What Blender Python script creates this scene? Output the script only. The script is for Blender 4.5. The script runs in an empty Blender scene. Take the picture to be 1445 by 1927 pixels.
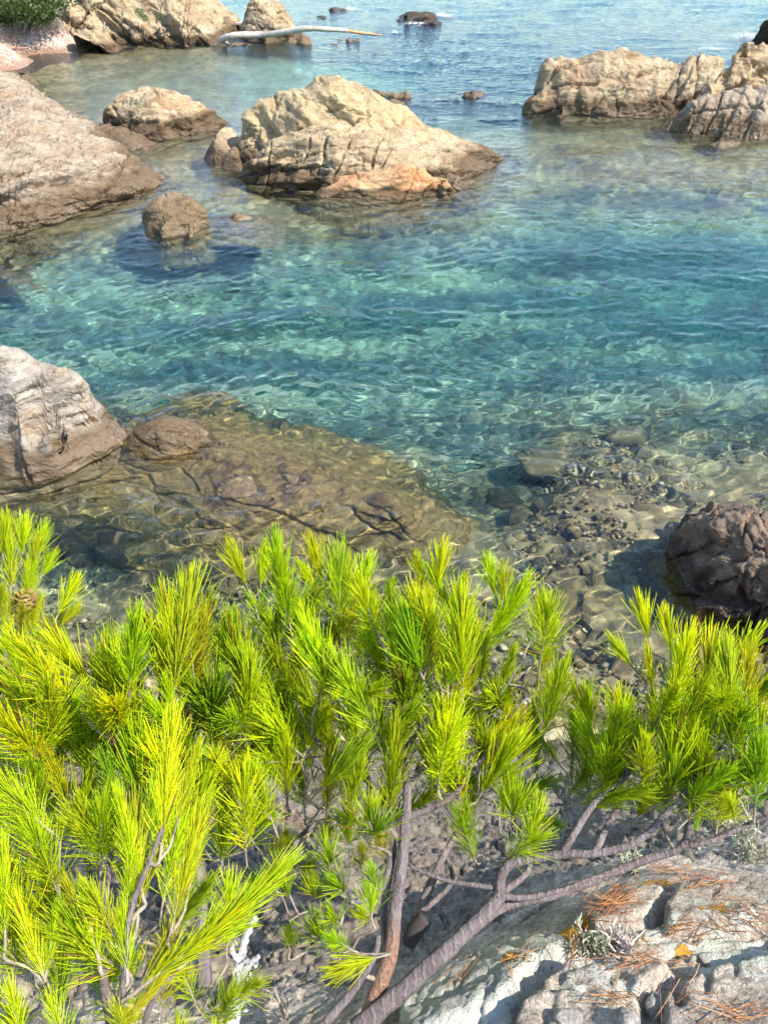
import bpy, bmesh, math, random
import numpy as np
from mathutils import Vector, Matrix, Quaternion

# ------------------------------------------------------------------ camera, sky, sun, exposure
sc = bpy.context.scene
COL = sc.collection
H = 4.5                      # eye height above the sea
PITCH = math.radians(40)
cam = bpy.data.cameras.new('camera'); camo = bpy.data.objects.new('camera', cam); COL.objects.link(camo)
camo.location = (0, 0, H); camo.rotation_euler = (math.radians(90) - PITCH, 0, 0)
cam.sensor_fit = 'HORIZONTAL'; cam.sensor_width = 36; cam.lens = 36; cam.clip_start = .02; cam.clip_end = 6000
sc.camera = camo
SUN = Vector((.74, -.26, .98)).normalized()
world = bpy.data.worlds.new('World'); sc.world = world; world.use_nodes = True
_n = world.node_tree; _sky = _n.nodes.new('ShaderNodeTexSky'); _sky.sky_type = 'NISHITA'; _sky.sun_disc = False
_sky.sun_elevation = math.asin(SUN.z); _sky.sun_rotation = math.atan2(SUN.x, SUN.y)
_sky.air_density = 1.0; _sky.dust_density = .3; _sky.ozone_density = 3.0
_n.links.new(_sky.outputs[0], _n.nodes['Background'].inputs[0]); _n.nodes['Background'].inputs[1].default_value = .15
sunl = bpy.data.lights.new('sun', 'SUN'); sunl.energy = 3.5; sunl.angle = math.radians(.5); sunl.color = (1, .95, .87)
suno = bpy.data.objects.new('sun', sunl); COL.objects.link(suno); suno.rotation_euler = SUN.to_track_quat('Z', 'Y').to_euler()
sunl.cycles.is_caustics_light = True
vs = sc.view_settings; vs.view_transform = 'Standard'; vs.look = 'None'; vs.gamma = 1; vs.use_curve_mapping = False; vs.exposure = 1.3
cy = sc.cycles
cy.use_denoising = True; cy.sample_clamp_indirect = 4; cy.sample_clamp_direct = 12
cy.max_bounces = 6; cy.diffuse_bounces = 2; cy.glossy_bounces = 2; cy.transmission_bounces = 4; cy.transparent_max_bounces = 6
cy.use_adaptive_sampling = True; cy.adaptive_threshold = .05; cy.adaptive_min_samples = 16
cy.caustics_refractive = True; cy.caustics_reflective = False

# ------------------------------------------------------------------ photo pixel -> place
CP, SP = math.cos(PITCH), math.sin(PITCH)
def ray(u, v):
    a = (u - 722.5) / 1445; b = (963.5 - v) / 1445
    return np.array([a, CP + b * SP, -SP + b * CP])
def P(u, v, z=0.):
    d = ray(u, v); t = (z - H) / d[2]
    return np.array([0, 0, H]) + d * t
def PS(u, v, s):
    d = ray(u, v); d = d / np.linalg.norm(d)
    return np.array([0, 0, H]) + d * s
def PY(u, Y, z):          # bearing u on the plane y = Y
    lo, hi = -400, 3000   # depth along the axis depends on z and Y only
    depth = Y * CP + (H - z) * SP
    return np.array([(u - 722.5) / 1445 * depth, Y, z])

# ------------------------------------------------------------------ noise (numpy)
_PT = np.random.default_rng(12345).permutation(4096).astype(np.int32); _VT = np.random.default_rng(777).random(4096).astype(np.float32)
def _hash(ix, iy, iz, s):
    return _VT[_PT[(_PT[(_PT[(ix + s * 131) & 4095] + iy) & 4095] + iz) & 4095]]
def noise(p, s=0):        # value noise, -1..1
    p = np.asarray(p, np.float32); i = np.floor(p); f = p - i; i = i.astype(np.int32); f = f * f * f * (f * (f * 6 - 15) + 10)
    fx, fy, fz = f.T; A = [_PT[(i[:, 0] + (d + s * 131)) & 4095] for d in (0, 1)]
    def row(a, dy):
        b = _PT[(a + i[:, 1] + dy) & 4095] + i[:, 2]
        v0 = _VT[_PT[b & 4095]]; return v0 + (_VT[_PT[(b + 1) & 4095]] - v0) * fz
    r = []
    for a in A:
        y0 = row(a, 0); r.append(y0 + (row(a, 1) - y0) * fy)
    return (r[0] + (r[1] - r[0]) * fx) * 2 - 1
def fbm(p, s=0, o=4, g=.5):
    a, r = 1., 0
    for k in range(o):
        r = r + a * noise(p * 2.03 ** k + k * 7.1, s + k); a *= g
    return r
def ridged(p, s=0, o=4):
    a, r = 1., 0
    for k in range(o):
        r = r + a * (1 - 2 * np.abs(noise(p * 2.07 ** k + k * 3.7, s + k))); a *= .5
    return r
def facets(p, s=0):       # voronoi cells, each a tilted plane; also the distance to the joint
    p = np.asarray(p, np.float32); i = np.floor(p - .5).astype(np.int32)
    f1 = np.full(len(p), 9.); f2 = f1.copy(); val = np.zeros(len(p))
    for dx in (0, 1):
        for dy in (0, 1):
            for dz in (0, 1):
                a, b, c = i[:, 0] + dx, i[:, 1] + dy, i[:, 2] + dz
                hx = _hash(a, b, c, s); hy = hx * 9173.31 % 1; hz = hx * 41713.7 % 1
                ex, ey, ez = p[:, 0] - a - .15 - .7 * hx, p[:, 1] - b - .15 - .7 * hy, p[:, 2] - c - .15 - .7 * hz
                d = np.sqrt(ex * ex + ey * ey + ez * ez)
                t = (hy + hz - 1) * .7 + ((hz * 7.3 % 1) - .5) * 1.5 * ex + ((hx * 9.1 % 1) - .5) * 1.5 * ey + ((hy * 5.7 % 1) - .5) * 1.5 * ez
                m = d < f1
                f2 = np.where(m, f1, np.minimum(f2, d)); val = np.where(m, t, val); f1 = np.where(m, d, f1)
    return val, f2 - f1
def chips(p, s=0, n=6, f0=.55, f1=3.2, rise=.78, bias=None):
    # continuous, crease-edged relief: skewed saw-tooth folds in scattered directions, like split layered rock
    rg = np.random.default_rng(s); r = 0
    wob = np.stack([noise(p * .55 + 3, s + 1), noise(p * .55 + 11, s + 2), noise(p * .55 + 23, s + 3)], -1) * .30 + np.stack([noise(p * 1.7 + 3, s + 4), noise(p * 1.7 + 11, s + 5), noise(p * 1.7 + 23, s + 6)], -1) * .08
    q = p + wob
    for k in range(n):
        v = rg.normal(size=3)
        if bias is not None: v = v * .55 + np.asarray(bias) * rg.choice([-1, 1]) * 1.2
        v /= np.linalg.norm(v); f = f0 * (f1 / f0) ** (k / max(n - 1, 1))
        t = (q @ v) * f + rg.random(); t = t - np.floor(t)
        tri = np.where(t < rise, t / rise, (1 - t) / (1 - rise))
        r = r + (tri - .5) * (f0 / f) ** .8 * (.55 + .45 * noise(p * f * .5 + k * 5, s + 30 + k))
    return r
def joints(p, s=0, n=4, f=.6, wd=.04):   # straight broken joints along a few directions
    rg = np.random.default_rng(s + 500); r = np.zeros(len(p)); q = p + .12 * np.stack([noise(p * 1.1, s + 41), noise(p * 1.1 + 7, s + 42), noise(p * 1.1 + 13, s + 43)], -1) + .03 * np.stack([noise(p * 5, s + 44), noise(p * 5 + 7, s + 45), noise(p * 5 + 13, s + 46)], -1)
    for k in range(n):
        v = rg.normal(size=3); v[2] *= 2.; v /= np.linalg.norm(v); ff = f * rg.uniform(.7, 1.6)
        t = (q @ v) * ff + rg.random(); t = np.abs(t - np.floor(t) - .5) / ff
        r = np.maximum(r, sstep(wd, wd * .2, t) * sstep(.0, .25, noise(p * .45 + k * 9, s + 60 + k)))
    return r
def sstep(a, b, x):
    t = np.clip((x - a) / (b - a), 0, 1); return t * t * (3 - 2 * t)
def rbf(cp, z, q, c=.15):
    cp = np.asarray(cp); z = np.asarray(z, float)
    m = z.mean(); n = len(cp)
    def k(a, b): return np.sqrt(((a[:, None, :] - b[None, :, :]) ** 2).sum(-1) + c * c)
    A = np.zeros((n + 3, n + 3)); A[:n, :n] = k(cp, cp) - np.eye(n) * .02; A[:n, n] = 1; A[:n, n + 1:] = cp; A[n, :n] = 1; A[n + 1:, :n] = cp.T
    w = np.linalg.lstsq(A, np.r_[z - m, 0, 0, 0], rcond=None)[0]
    out = np.empty(len(q))
    for j in range(0, len(q), 20000):
        s = q[j:j + 20000]; out[j:j + 20000] = k(s, cp) @ w[:n] + w[n] + s @ w[n + 1:]
    return out + m
def in_poly(poly, q):
    poly = np.asarray(poly); r = np.zeros(len(q), bool); n = len(poly)
    for i in range(n):
        x0, y0 = poly[i]; x1, y1 = poly[i - 1]
        c = ((y0 > q[:, 1]) != (y1 > q[:, 1]))
        r ^= c & (q[:, 0] < (x1 - x0) * (q[:, 1] - y0) / (y1 - y0 + 1e-12) + x0)
    return r
def inside(poly, x, y):
    r = False
    for (x0, y0), (x1, y1) in zip(poly, poly[-1:] + poly[:-1]):
        if (y0 > y) != (y1 > y) and x < (x1 - x0) * (y - y0) / (y1 - y0) + x0: r = not r
    return r
def poly_dist(pl, q, closed=True):
    pl = np.asarray(pl, float); d = np.full(len(q), 1e9); n = len(pl)
    for i in range(n if closed else n - 1):
        a, b = pl[i], pl[(i + 1) % n]; ab = b - a
        t = np.clip(((q - a) @ ab) / (ab @ ab + 1e-12), 0, 1)
        d = np.minimum(d, np.hypot(*(q - a - t[:, None] * ab).T))
    return d

# ------------------------------------------------------------------ objects
def tag(o, label=None, cat=None, group=None, kind=None):
    if label: o['label'] = label
    if cat: o['category'] = cat
    if group: o['group'] = group
    if kind: o['kind'] = kind
    return o
def raw_mesh(name, V, F, smooth=True):
    me = bpy.data.meshes.new(name); V = np.asarray(V, np.float32); F = np.asarray(F, np.int32)
    k = F.shape[1]
    me.vertices.add(len(V)); me.vertices.foreach_set('co', V.ravel())
    me.loops.add(F.size); me.loops.foreach_set('vertex_index', F.ravel())
    me.polygons.add(len(F)); me.polygons.foreach_set('loop_start', np.arange(0, F.size, k, dtype=np.int32))
    me.polygons.foreach_set('loop_total', np.full(len(F), k, np.int32))
    me.update(calc_edges=True); me.validate()
    me.polygons.foreach_set('use_smooth', np.full(len(me.polygons), smooth))
    return me
def obj(name, me, mat=None, parent=None):
    o = bpy.data.objects.new(name, me); COL.objects.link(o)
    if mat and me is not None and not me.materials: me.materials.append(mat)
    if parent: o.parent = parent
    return o
def empty(name, loc):
    o = bpy.data.objects.new(name, None); COL.objects.link(o); o.location = loc; o.empty_display_size = .1
    return o
def grid_faces(ny, nx):
    i = np.arange(nx * ny).reshape(ny, nx)
    return np.stack([i[:-1, :-1], i[:-1, 1:], i[1:, 1:], i[1:, :-1]], -1).reshape(-1, 4)
def compact(V, F):
    u, inv = np.unique(F, return_inverse=True)
    return V[u], inv.reshape(F.shape), u
def vnormals(V, F):
    a = V[F[:, 2]] - V[F[:, 0]]; b = V[F[:, 3]] - V[F[:, 1]]
    fn = np.cross(a, b); N = np.zeros_like(V)
    for k in range(4): np.add.at(N, F[:, k], fn)
    return N / (np.linalg.norm(N, axis=1, keepdims=True) + 1e-9)

# ------------------------------------------------------------------ materials
class NT:
    def __init__(s, name):
        s.m = bpy.data.materials.new(name); s.m.use_nodes = True; s.t = s.m.node_tree; s.t.nodes.clear()
        s.out = s.t.nodes.new('ShaderNodeOutputMaterial')
    def n(s, typ, **kw):
        nd = s.t.nodes.new('ShaderNode' + typ)
        for k, v in kw.items():
            if k in nd.inputs.keys() or isinstance(k, int): s.set(nd.inputs[k], v)
            else: setattr(nd, k, v)
        return nd
    def set(s, inp, v):
        if hasattr(v, 'links') and hasattr(v, 'node'): s.t.links.new(v, inp)
        elif isinstance(v, tuple) and len(v) == 3 and inp.type == 'RGBA': inp.default_value = (*v, 1)
        else: inp.default_value = v
    def noise(s, vec, scale, detail=4, rough=.6, dist=0.):
        nd = s.n('TexNoise', Scale=scale, Detail=detail, Roughness=rough, Distortion=dist); s.set(nd.inputs['Vector'], vec); return nd.outputs[0]
    def voro(s, vec, scale, feature='F1', out=0):
        nd = s.n('TexVoronoi', Scale=scale); nd.feature = feature; s.set(nd.inputs['Vector'], vec); return nd.outputs[out]
    def ramp(s, f, *st):
        nd = s.n('ValToRGB'); e = nd.color_ramp.elements
        while len(e) < len(st): e.new(.5)
        for el, (p, c) in zip(e, st): el.position = p; el.color = (c, c, c, 1) if not isinstance(c, tuple) else (*c, 1)
        s.set(nd.inputs[0], f); return nd.outputs[0]
    def mix(s, f, a, b, mode='MIX'):
        nd = s.n('Mix'); nd.data_type = 'RGBA'; nd.blend_type = mode
        s.set(nd.inputs[0], f); s.set(nd.inputs[6], a); s.set(nd.inputs[7], b); return nd.outputs[2]
    def math(s, op, a, b=0., c=0.):
        nd = s.n('Math'); nd.operation = op; s.set(nd.inputs[0], a); s.set(nd.inputs[1], b); s.set(nd.inputs[2], c); return nd.outputs[0]
    def map(s, f, a, b, c=0., d=1.):
        nd = s.n('MapRange'); nd.interpolation_type = 'SMOOTHSTEP'; s.set(nd.inputs[0], f)
        for k, v in zip((1, 2, 3, 4), (a, b, c, d)): s.set(nd.inputs[k], v)
        return nd.outputs[0]
    def pos(s): return s.n('NewGeometry').outputs['Position']
    def vscale(s, vec, sc_, rot=(0, 0, 0)):
        nd = s.n('Mapping'); s.set(nd.inputs[0], vec); nd.inputs['Scale'].default_value = sc_; nd.inputs['Rotation'].default_value = rot; return nd.outputs[0]
    def z(s, vec):
        nd = s.n('SeparateXYZ'); s.set(nd.inputs[0], vec); return nd.outputs[2]
    def bump(s, h, strength=.5, dist=.02):
        nd = s.n('Bump', Strength=strength, Distance=dist); s.set(nd.inputs['Height'], h); return nd.outputs[0]
    def principled(s, col, rough=.9, normal=None, spec=.3):
        nd = s.n('BsdfPrincipled'); s.set(nd.inputs['Base Color'], col); s.set(nd.inputs['Roughness'], rough)
        nd.inputs['Specular IOR Level'].default_value = spec
        if normal is not None: s.set(nd.inputs['Normal'], normal)
        s.t.links.new(nd.outputs[0], s.out.inputs[0]); return nd
def rock_mat(name, light, mid, dark, rust, px, wet=.17, wetcol=(.088, .054, .025), alg=(.34, .26, .14), rustamt=.5, strata=(0, .5, .3)):
    """weathered coastal rock; px = size of the finest grain in metres"""
    t = NT(name); p = t.pos()
    ps = t.vscale(p, (1, 1, 2.6), strata)
    a = t.noise(ps, .28 / px / 10, 6, .62, .4); b = t.noise(ps, .9 / px / 10, 5, .65, .3); c = t.noise(p, 4.5 / px / 10, 4, .7)
    col = t.mix(t.ramp(a, (.36, 0.), (.62, 1.)), mid, light)
    col = t.mix(t.math('MULTIPLY', t.ramp(b, (.5, 0.), (.7, 1.)), .75), col, dark)
    col = t.mix(t.math('MULTIPLY', t.ramp(t.noise(p, .12 / px / 10, 5, .65, .5), (.53, 0.), (.68, 1.)), rustamt), col, rust)
    col = t.mix(.55, col, t.mix(c, (.25, .25, .25), (1.55, 1.5, 1.45)), 'MULTIPLY')
    lic = t.ramp(t.noise(p, .45 / px / 10, 6, .75), (.60, 0.), (.68, 1.))
    col = t.mix(t.math('MULTIPLY', lic, .55), col, tuple(min(.62, x * 1.55 + .04) for x in light))
    # tide mark: algae and barnacles leave a brown band, ochre weed below the water
    zz = t.math('ADD', t.z(p), t.math('MULTIPLY', t.math('SUBTRACT', t.noise(p, .5 / px / 10, 4), .5), wet * 2.4))
    col = t.mix(t.map(zz, wet * 1.3, wet * 2.6, .92, 0.), col, t.mix(t.ramp(b, (.4, 0.), (.62, 1.)), wetcol, tuple(x * 1.4 for x in wetcol)))
    col = t.mix(t.map(zz, -.10, .02, 1., 0.), col, t.mix(t.ramp(b, (.4, 0.), (.65, 1.)), alg, tuple(x * .45 for x in alg)))
    rough = t.map(zz, wet * .3, wet * 1.3, .28, .92)
    def ang(sc_, off):
        nd = t.n('TexVoronoi', Scale=sc_); nd.distance = 'CHEBYCHEV'; t.set(nd.inputs['Vector'], t.mix(.25, t.vscale(p, (1, 1, 1.6), off), t.n('TexNoise', Scale=sc_ * .6).outputs[1])); return nd.outputs[0]
    ch = t.math('ADD', t.math('MULTIPLY', ang(.55 / px / 10, (.5, .3, .2)), 1.6), t.math('MULTIPLY', ang(1.6 / px / 10, (1.1, .8, .4)), .7))
    b = t.math('ADD', b, ch)
    hgt = t.math('ADD', t.math('MULTIPLY', b, 1.3), t.math('MULTIPLY', c, .6))
    t.principled(col, rough, t.bump(hgt, .9, px * 2.2), .4)
    return t.m
TAN = ((.49, .375, .225), (.34, .245, .14), (.16, .108, .06), (.46, .24, .10))
GREY = ((.41, .328, .235), (.285, .215, .145), (.13, .098, .066), (.36, .22, .11))
BROWN = ((.30, .22, .13), (.21, .145, .08), (.10, .07, .04), (.30, .17, .06))
DARK = ((.25, .178, .118), (.145, .10, .066), (.06, .042, .029), (.28, .17, .085))
M = {}
M['tan'] = rock_mat('tan_rock', *TAN, px=.02)
M['tan_far'] = rock_mat('tan_rock_far', *TAN, px=.035, wet=.12)
M['gold'] = rock_mat('golden_rock', (.51, .39, .215), (.37, .27, .145), (.17, .118, .062), (.48, .28, .11), px=.025, strata=(.3, .2, .8))
M['orange'] = rock_mat('orange_rock', (.52, .34, .18), (.46, .24, .105), (.24, .13, .065), (.56, .22, .07), px=.02, rustamt=.95, wet=.07)
M['grey'] = rock_mat('grey_rock', *GREY, px=.016, wet=.17, wetcol=(.115, .075, .037))
M['pale'] = rock_mat('pale_rock', (.40, .345, .275), (.27, .228, .176), (.13, .104, .078), (.42, .28, .14), px=.009, wet=.15, wetcol=(.13, .085, .045))
M['brown'] = rock_mat('brown_rock', *BROWN, px=.018, wet=.2, wetcol=(.15, .10, .05))
M['wet'] = rock_mat('wet_weed_rock', (.26, .19, .11), (.19, .13, .065), (.08, .055, .03), (.30, .18, .06), px=.008, wet=.3, wetcol=(.10, .066, .032), alg=(.36, .25, .09))
M['reef'] = rock_mat('reef_rock', (.13, .10, .075), (.085, .062, .045), (.045, .034, .025), (.12, .075, .035), px=.03, wet=.1, wetcol=(.05, .036, .024))
M['dark'] = rock_mat('dark_rock', *DARK, px=.008, wet=.1, wetcol=(.045, .028, .018), alg=(.24, .16, .05))

# ------------------------------------------------------------------ the sea
def fan(y0, y1, ny, nx, a=.62, b=2.5):
    yy = np.exp(np.linspace(math.log(y0), math.log(y1), ny)); s = np.linspace(-1, 1, nx)
    return s[None, :] * (a * yy + b)[:, None], np.repeat(yy[:, None], nx, 1)
rng = np.random.default_rng(11)
WAVES = []
for k in range(104):
    lam = .185 * math.exp(rng.normal(0, .44)) if k < 88 else rng.uniform(.8, 2.2)
    lam = max(lam, .08); a = math.pi / 2 + .20 + rng.normal(0, .55 if k < 88 else .3)
    sl = .0235 if k < 88 else .014
    WAVES.append((2 * math.pi / lam * math.cos(a), 2 * math.pi / lam * math.sin(a), sl * lam / 6.283, rng.random() * 6.283))
def sea_z(X, Y):
    Z = 0 * X
    wx = .25 * np.sin(X * .5 + Y * .23) + .18 * np.sin(Y * .9 - X * .31); wy = .25 * np.sin(Y * .43 - X * .6) + .15 * np.sin(X * 1.1 + Y * .7)
    for kx, ky, a, ph in WAVES: Z += a * np.sin(kx * (X + wx) + ky * (Y + wy) + ph)
    sd = Z.std(); e = Z / sd; Z = sd * (e + .22 * (e * e - 1))       # peaked crests, flat troughs
    calm = .55 + .45 * sstep(4.0, 8.0, Y)
    calm = calm * (.6 + .4 * sstep(-7, -1, X - .1 * Y))
    gust = .88 + .3 * np.sin(X * .21 + Y * .33 + 1.2) * np.sin(Y * .19 - X * .12)
    return Z * calm * gust
X, Y = fan(1.9, 62, 700, 520, .58, 1.9)
Z = sea_z(X, Y) * (1 - sstep(16, 34, Y) * .45)
yy = np.array([90, 160, 400, 1500, 4500.]); s = np.linspace(-1, 1, 520)
X2 = s[None] * (.58 * yy + 1.9)[:, None] * np.array([1.2, 1.6, 2, 2, 2])[:, None]; Y2 = np.repeat(yy[:, None], 520, 1)
V = np.stack([np.r_[X, X2], np.r_[Y, Y2], np.r_[Z, 0 * X2]], -1).reshape(-1, 3)
t = NT('sea_water'); p = t.pos()
g = t.n('BsdfGlass', IOR=1.333, Roughness=.0); sy = t.n('SeparateXYZ'); t.set(sy.inputs[0], p)
t.set(g.inputs['Normal'], t.bump(t.math('MULTIPLY', t.noise(t.vscale(p, (.8, 1.5, 1), (0, 0, -.2)), 3.2, 4, .6, .4), t.map(sy.outputs[1], 6., 24., .06, 1.)), 1., .05))
t.t.links.new(g.outputs[0], t.out.inputs[0])
M['water'] = t.m
sea = obj('sea', raw_mesh('sea', V, grid_faces(705, 520)), M['water']); tag(sea, kind='structure', label='rippled turquoise and blue sea filling the cove')
sea.cycles.is_caustics_caster = True
t = NT('water_tint'); va = t.n('VolumeAbsorption', Density=.46); va.inputs['Color'].default_value = (.36, .885, .825, 1)
t.t.links.new(va.outputs[0], t.out.inputs[1]); M['tint'] = t.m
# the tinting water itself: its top follows the waves, a few mm over the crests
ZZ = V[:, 2].reshape(705, 520); ZM = ZZ.copy()
for dy in (-2, -1, 0, 1, 2):
    for dx in (-2, -1, 0, 1, 2): ZM = np.maximum(ZM, np.roll(np.roll(ZZ, dy, 0), dx, 1))
ri = np.r_[np.arange(0, 700, 3), np.arange(700, 703)]; ci = np.r_[np.arange(0, 519, 2), 519]
TV = V.reshape(705, 520, 3)[ri][:, ci].copy(); TV[..., 2] = ZM[ri][:, ci] + .004
ny, nx = TV.shape[:2]; top = np.arange(ny * nx).reshape(ny, nx); F = grid_faces(ny, nx)
rim = np.r_[top[0, :], top[1:, -1], top[-1, -2::-1], top[-2:0, 0][::-1] if False else top[-2:0:-1, 0]]
TV = TV.reshape(-1, 3); low = TV[rim].copy(); low[:, 2] = -14; k = len(rim); base = len(TV)
side = np.array([(rim[(i + 1) % k], rim[i], base + i, base + (i + 1) % k) for i in range(k)])
TV = np.r_[TV, low, [[0, 100, -14.]]]; cen = len(TV) - 1
tri = np.array([(base + (i + 1) % k, base + i, cen, cen) for i in range(k)])
bmw = bmesh.new(); vv = [bmw.verts.new(c) for c in TV]
for f in np.r_[F, side]: bmw.faces.new([vv[i] for i in f])
for f in tri: bmw.faces.new([vv[i] for i in f[:3]])
bmw.normal_update(); mew = bpy.data.meshes.new('water_body'); bmw.to_mesh(mew); bmw.free()
wb = obj('water_body', mew, M['tint'], sea); tag(wb, kind='stuff')

# ------------------------------------------------------------------ seabed
BED = [(-100, 470, .5), (0, 450, .5), (150, 430, .6), (250, 400, .5), (350, 340, .55), (440, 330, .5), (300, 290, .4), (380, 270, .45), (420, 400, .7), (560, 410, .8), (700, 420, .9), (850, 400, .8),
       (100, 500, 1.6), (400, 500, 1.9), (700, 500, 2.1), (1000, 500, 2.2), (1300, 500, 2.4), (1500, 520, 2.5), (-100, 550, 1.6), (200, 600, 2.0), (600, 600, 2.2), (1000, 600, 2.3), (1400, 640, 2.2),
       (1000, 420, 1.6), (1150, 330, .55), (1050, 300, .7), (1300, 340, .6), (1400, 390, .9), (1445, 300, .5), (1150, 250, .7), (1000, 250, 1.0), (950, 200, 3.), (1200, 420, 1.5),
       (300, 700, 1.9), (600, 720, 1.9), (900, 740, 1.7), (1200, 740, 1.5), (1445, 780, 1.2), (-100, 650, 1.4), (250, 750, 1.5), (450, 760, 1.4), (560, 810, 1.4), (750, 850, 1.4), (900, 860, 1.5), (880, 950, 1.2),
       (960, 980, 1.0), (1100, 840, .8), (1300, 880, .7), (1445, 900, .6), (1100, 920, .28), (1060, 950, .3), (1180, 960, .28), (1000, 1030, .5), (1230, 1040, .35), (1150, 1120, .6), (1000, 1130, .5), (850, 1080, .6), (700, 1060, .6),
       (500, 1080, .6), (350, 1100, .7), (200, 1000, 1.1), (100, 960, 1.0), (60, 1050, 1.0), (220, 1080, .9), (0, 950, .8), (-150, 950, .5), (300, 960, .5), (450, 1000, .5), (600, 1000, .5), (1300, 1200, .45), (1445, 1250, .3),
       (1200, 1260, .35), (1000, 1280, .3), (700, 1300, .3), (400, 1250, .45), (200, 1250, .4), (0, 1200, .5), (700, 1450, -.2), (1100, 1450, -.2), (300, 1450, -.2),
       (150, 120, .35), (300, 110, .6), (450, 120, 1.1), (250, 180, .8), (150, 200, .4), (600, 120, 2.5), (800, 120, 5.), (1000, 120, 6.), (1300, 60, 6.), (900, 60, 7.), (600, 40, 4.), (1100, 20, 8.), (700, 20, 6.), (1400, 30, 5.), (400, 90, .4), (200, 95, .2)]
def PW(u, v, d):         # where the bent line of sight meets depth d
    r = ray(u, v); r = r / np.linalg.norm(r); h = np.hypot(r[0], r[1]); sr = h / 1.333; q = P(u, v, 0.)
    return np.array([q[0] + r[0] / h * d * sr / math.sqrt(1 - sr * sr), q[1] + r[1] / h * d * sr / math.sqrt(1 - sr * sr), -d])
bp = np.array([PW(u, v, d) for u, v, d in BED])
bp = np.r_[bp, [[-60, 70, -8], [60, 70, -9], [0, 120, -9], [-150, 300, -10], [150, 300, -10], [-30, 30, .5], [25, 25, -2.], [-8, 3, 0.], [8, 3, 0.]]]
def bed_z(Q):
    z = rbf(bp[:, :2], bp[:, 2], Q, .3)
    z = np.maximum(z, -10)
    return z
X, Y = fan(2.0, 300, 420, 300, .75, 3)
Q = np.stack([X.ravel(), Y.ravel()], -1); Z = bed_z(Q)
q3 = np.c_[Q, Z]
w = sstep(60, 30, Q[:, 1])
Z = Z + w * (.10 * fbm(q3 / .9, 3, 5) + .09 * facets(q3 / .55 + .3 * noise(q3 / .4, 5)[:, None], 9)[0])
V = np.c_[Q, Z]
t = NT('seabed_gravel'); p = t.pos()
n1 = t.noise(p, 1.1, 5, .6, .6); n2 = t.noise(p, 9, 4, .7)
pw = t.mix(.18, p, t.n('TexNoise', Scale=5., Detail=3.).outputs[1]); vr = t.voro(pw, 9, 'F1', 1); ve = t.voro(pw, 9, 'F1')
col = t.mix(t.ramp(n1, (.38, 0.), (.60, 1.)), (.24, .17, .075), (.47, .365, .19))
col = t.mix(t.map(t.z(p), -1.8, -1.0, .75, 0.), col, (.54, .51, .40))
col = t.mix(t.ramp(t.noise(p, .5, 6, .65, .8), (.56, 0.), (.66, .7)), col, (.16, .145, .10))
col = t.mix(.8, col, t.math('ADD', t.math('MULTIPLY', t.z(vr), .9), .5), 'MULTIPLY')
col = t.mix(t.ramp(ve, (.45, 0.), (.75, .5)), col, (.12, .10, .07))
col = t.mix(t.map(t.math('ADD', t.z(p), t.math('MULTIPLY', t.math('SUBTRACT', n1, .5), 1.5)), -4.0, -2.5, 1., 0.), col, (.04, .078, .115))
t.principled(col, .9, t.bump(t.math('SUBTRACT', n2, ve), .8, .04))
M['bed'] = t.m
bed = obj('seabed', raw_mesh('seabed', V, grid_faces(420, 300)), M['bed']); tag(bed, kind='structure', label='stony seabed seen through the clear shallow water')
bed.cycles.is_caustics_receiver = True

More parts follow.
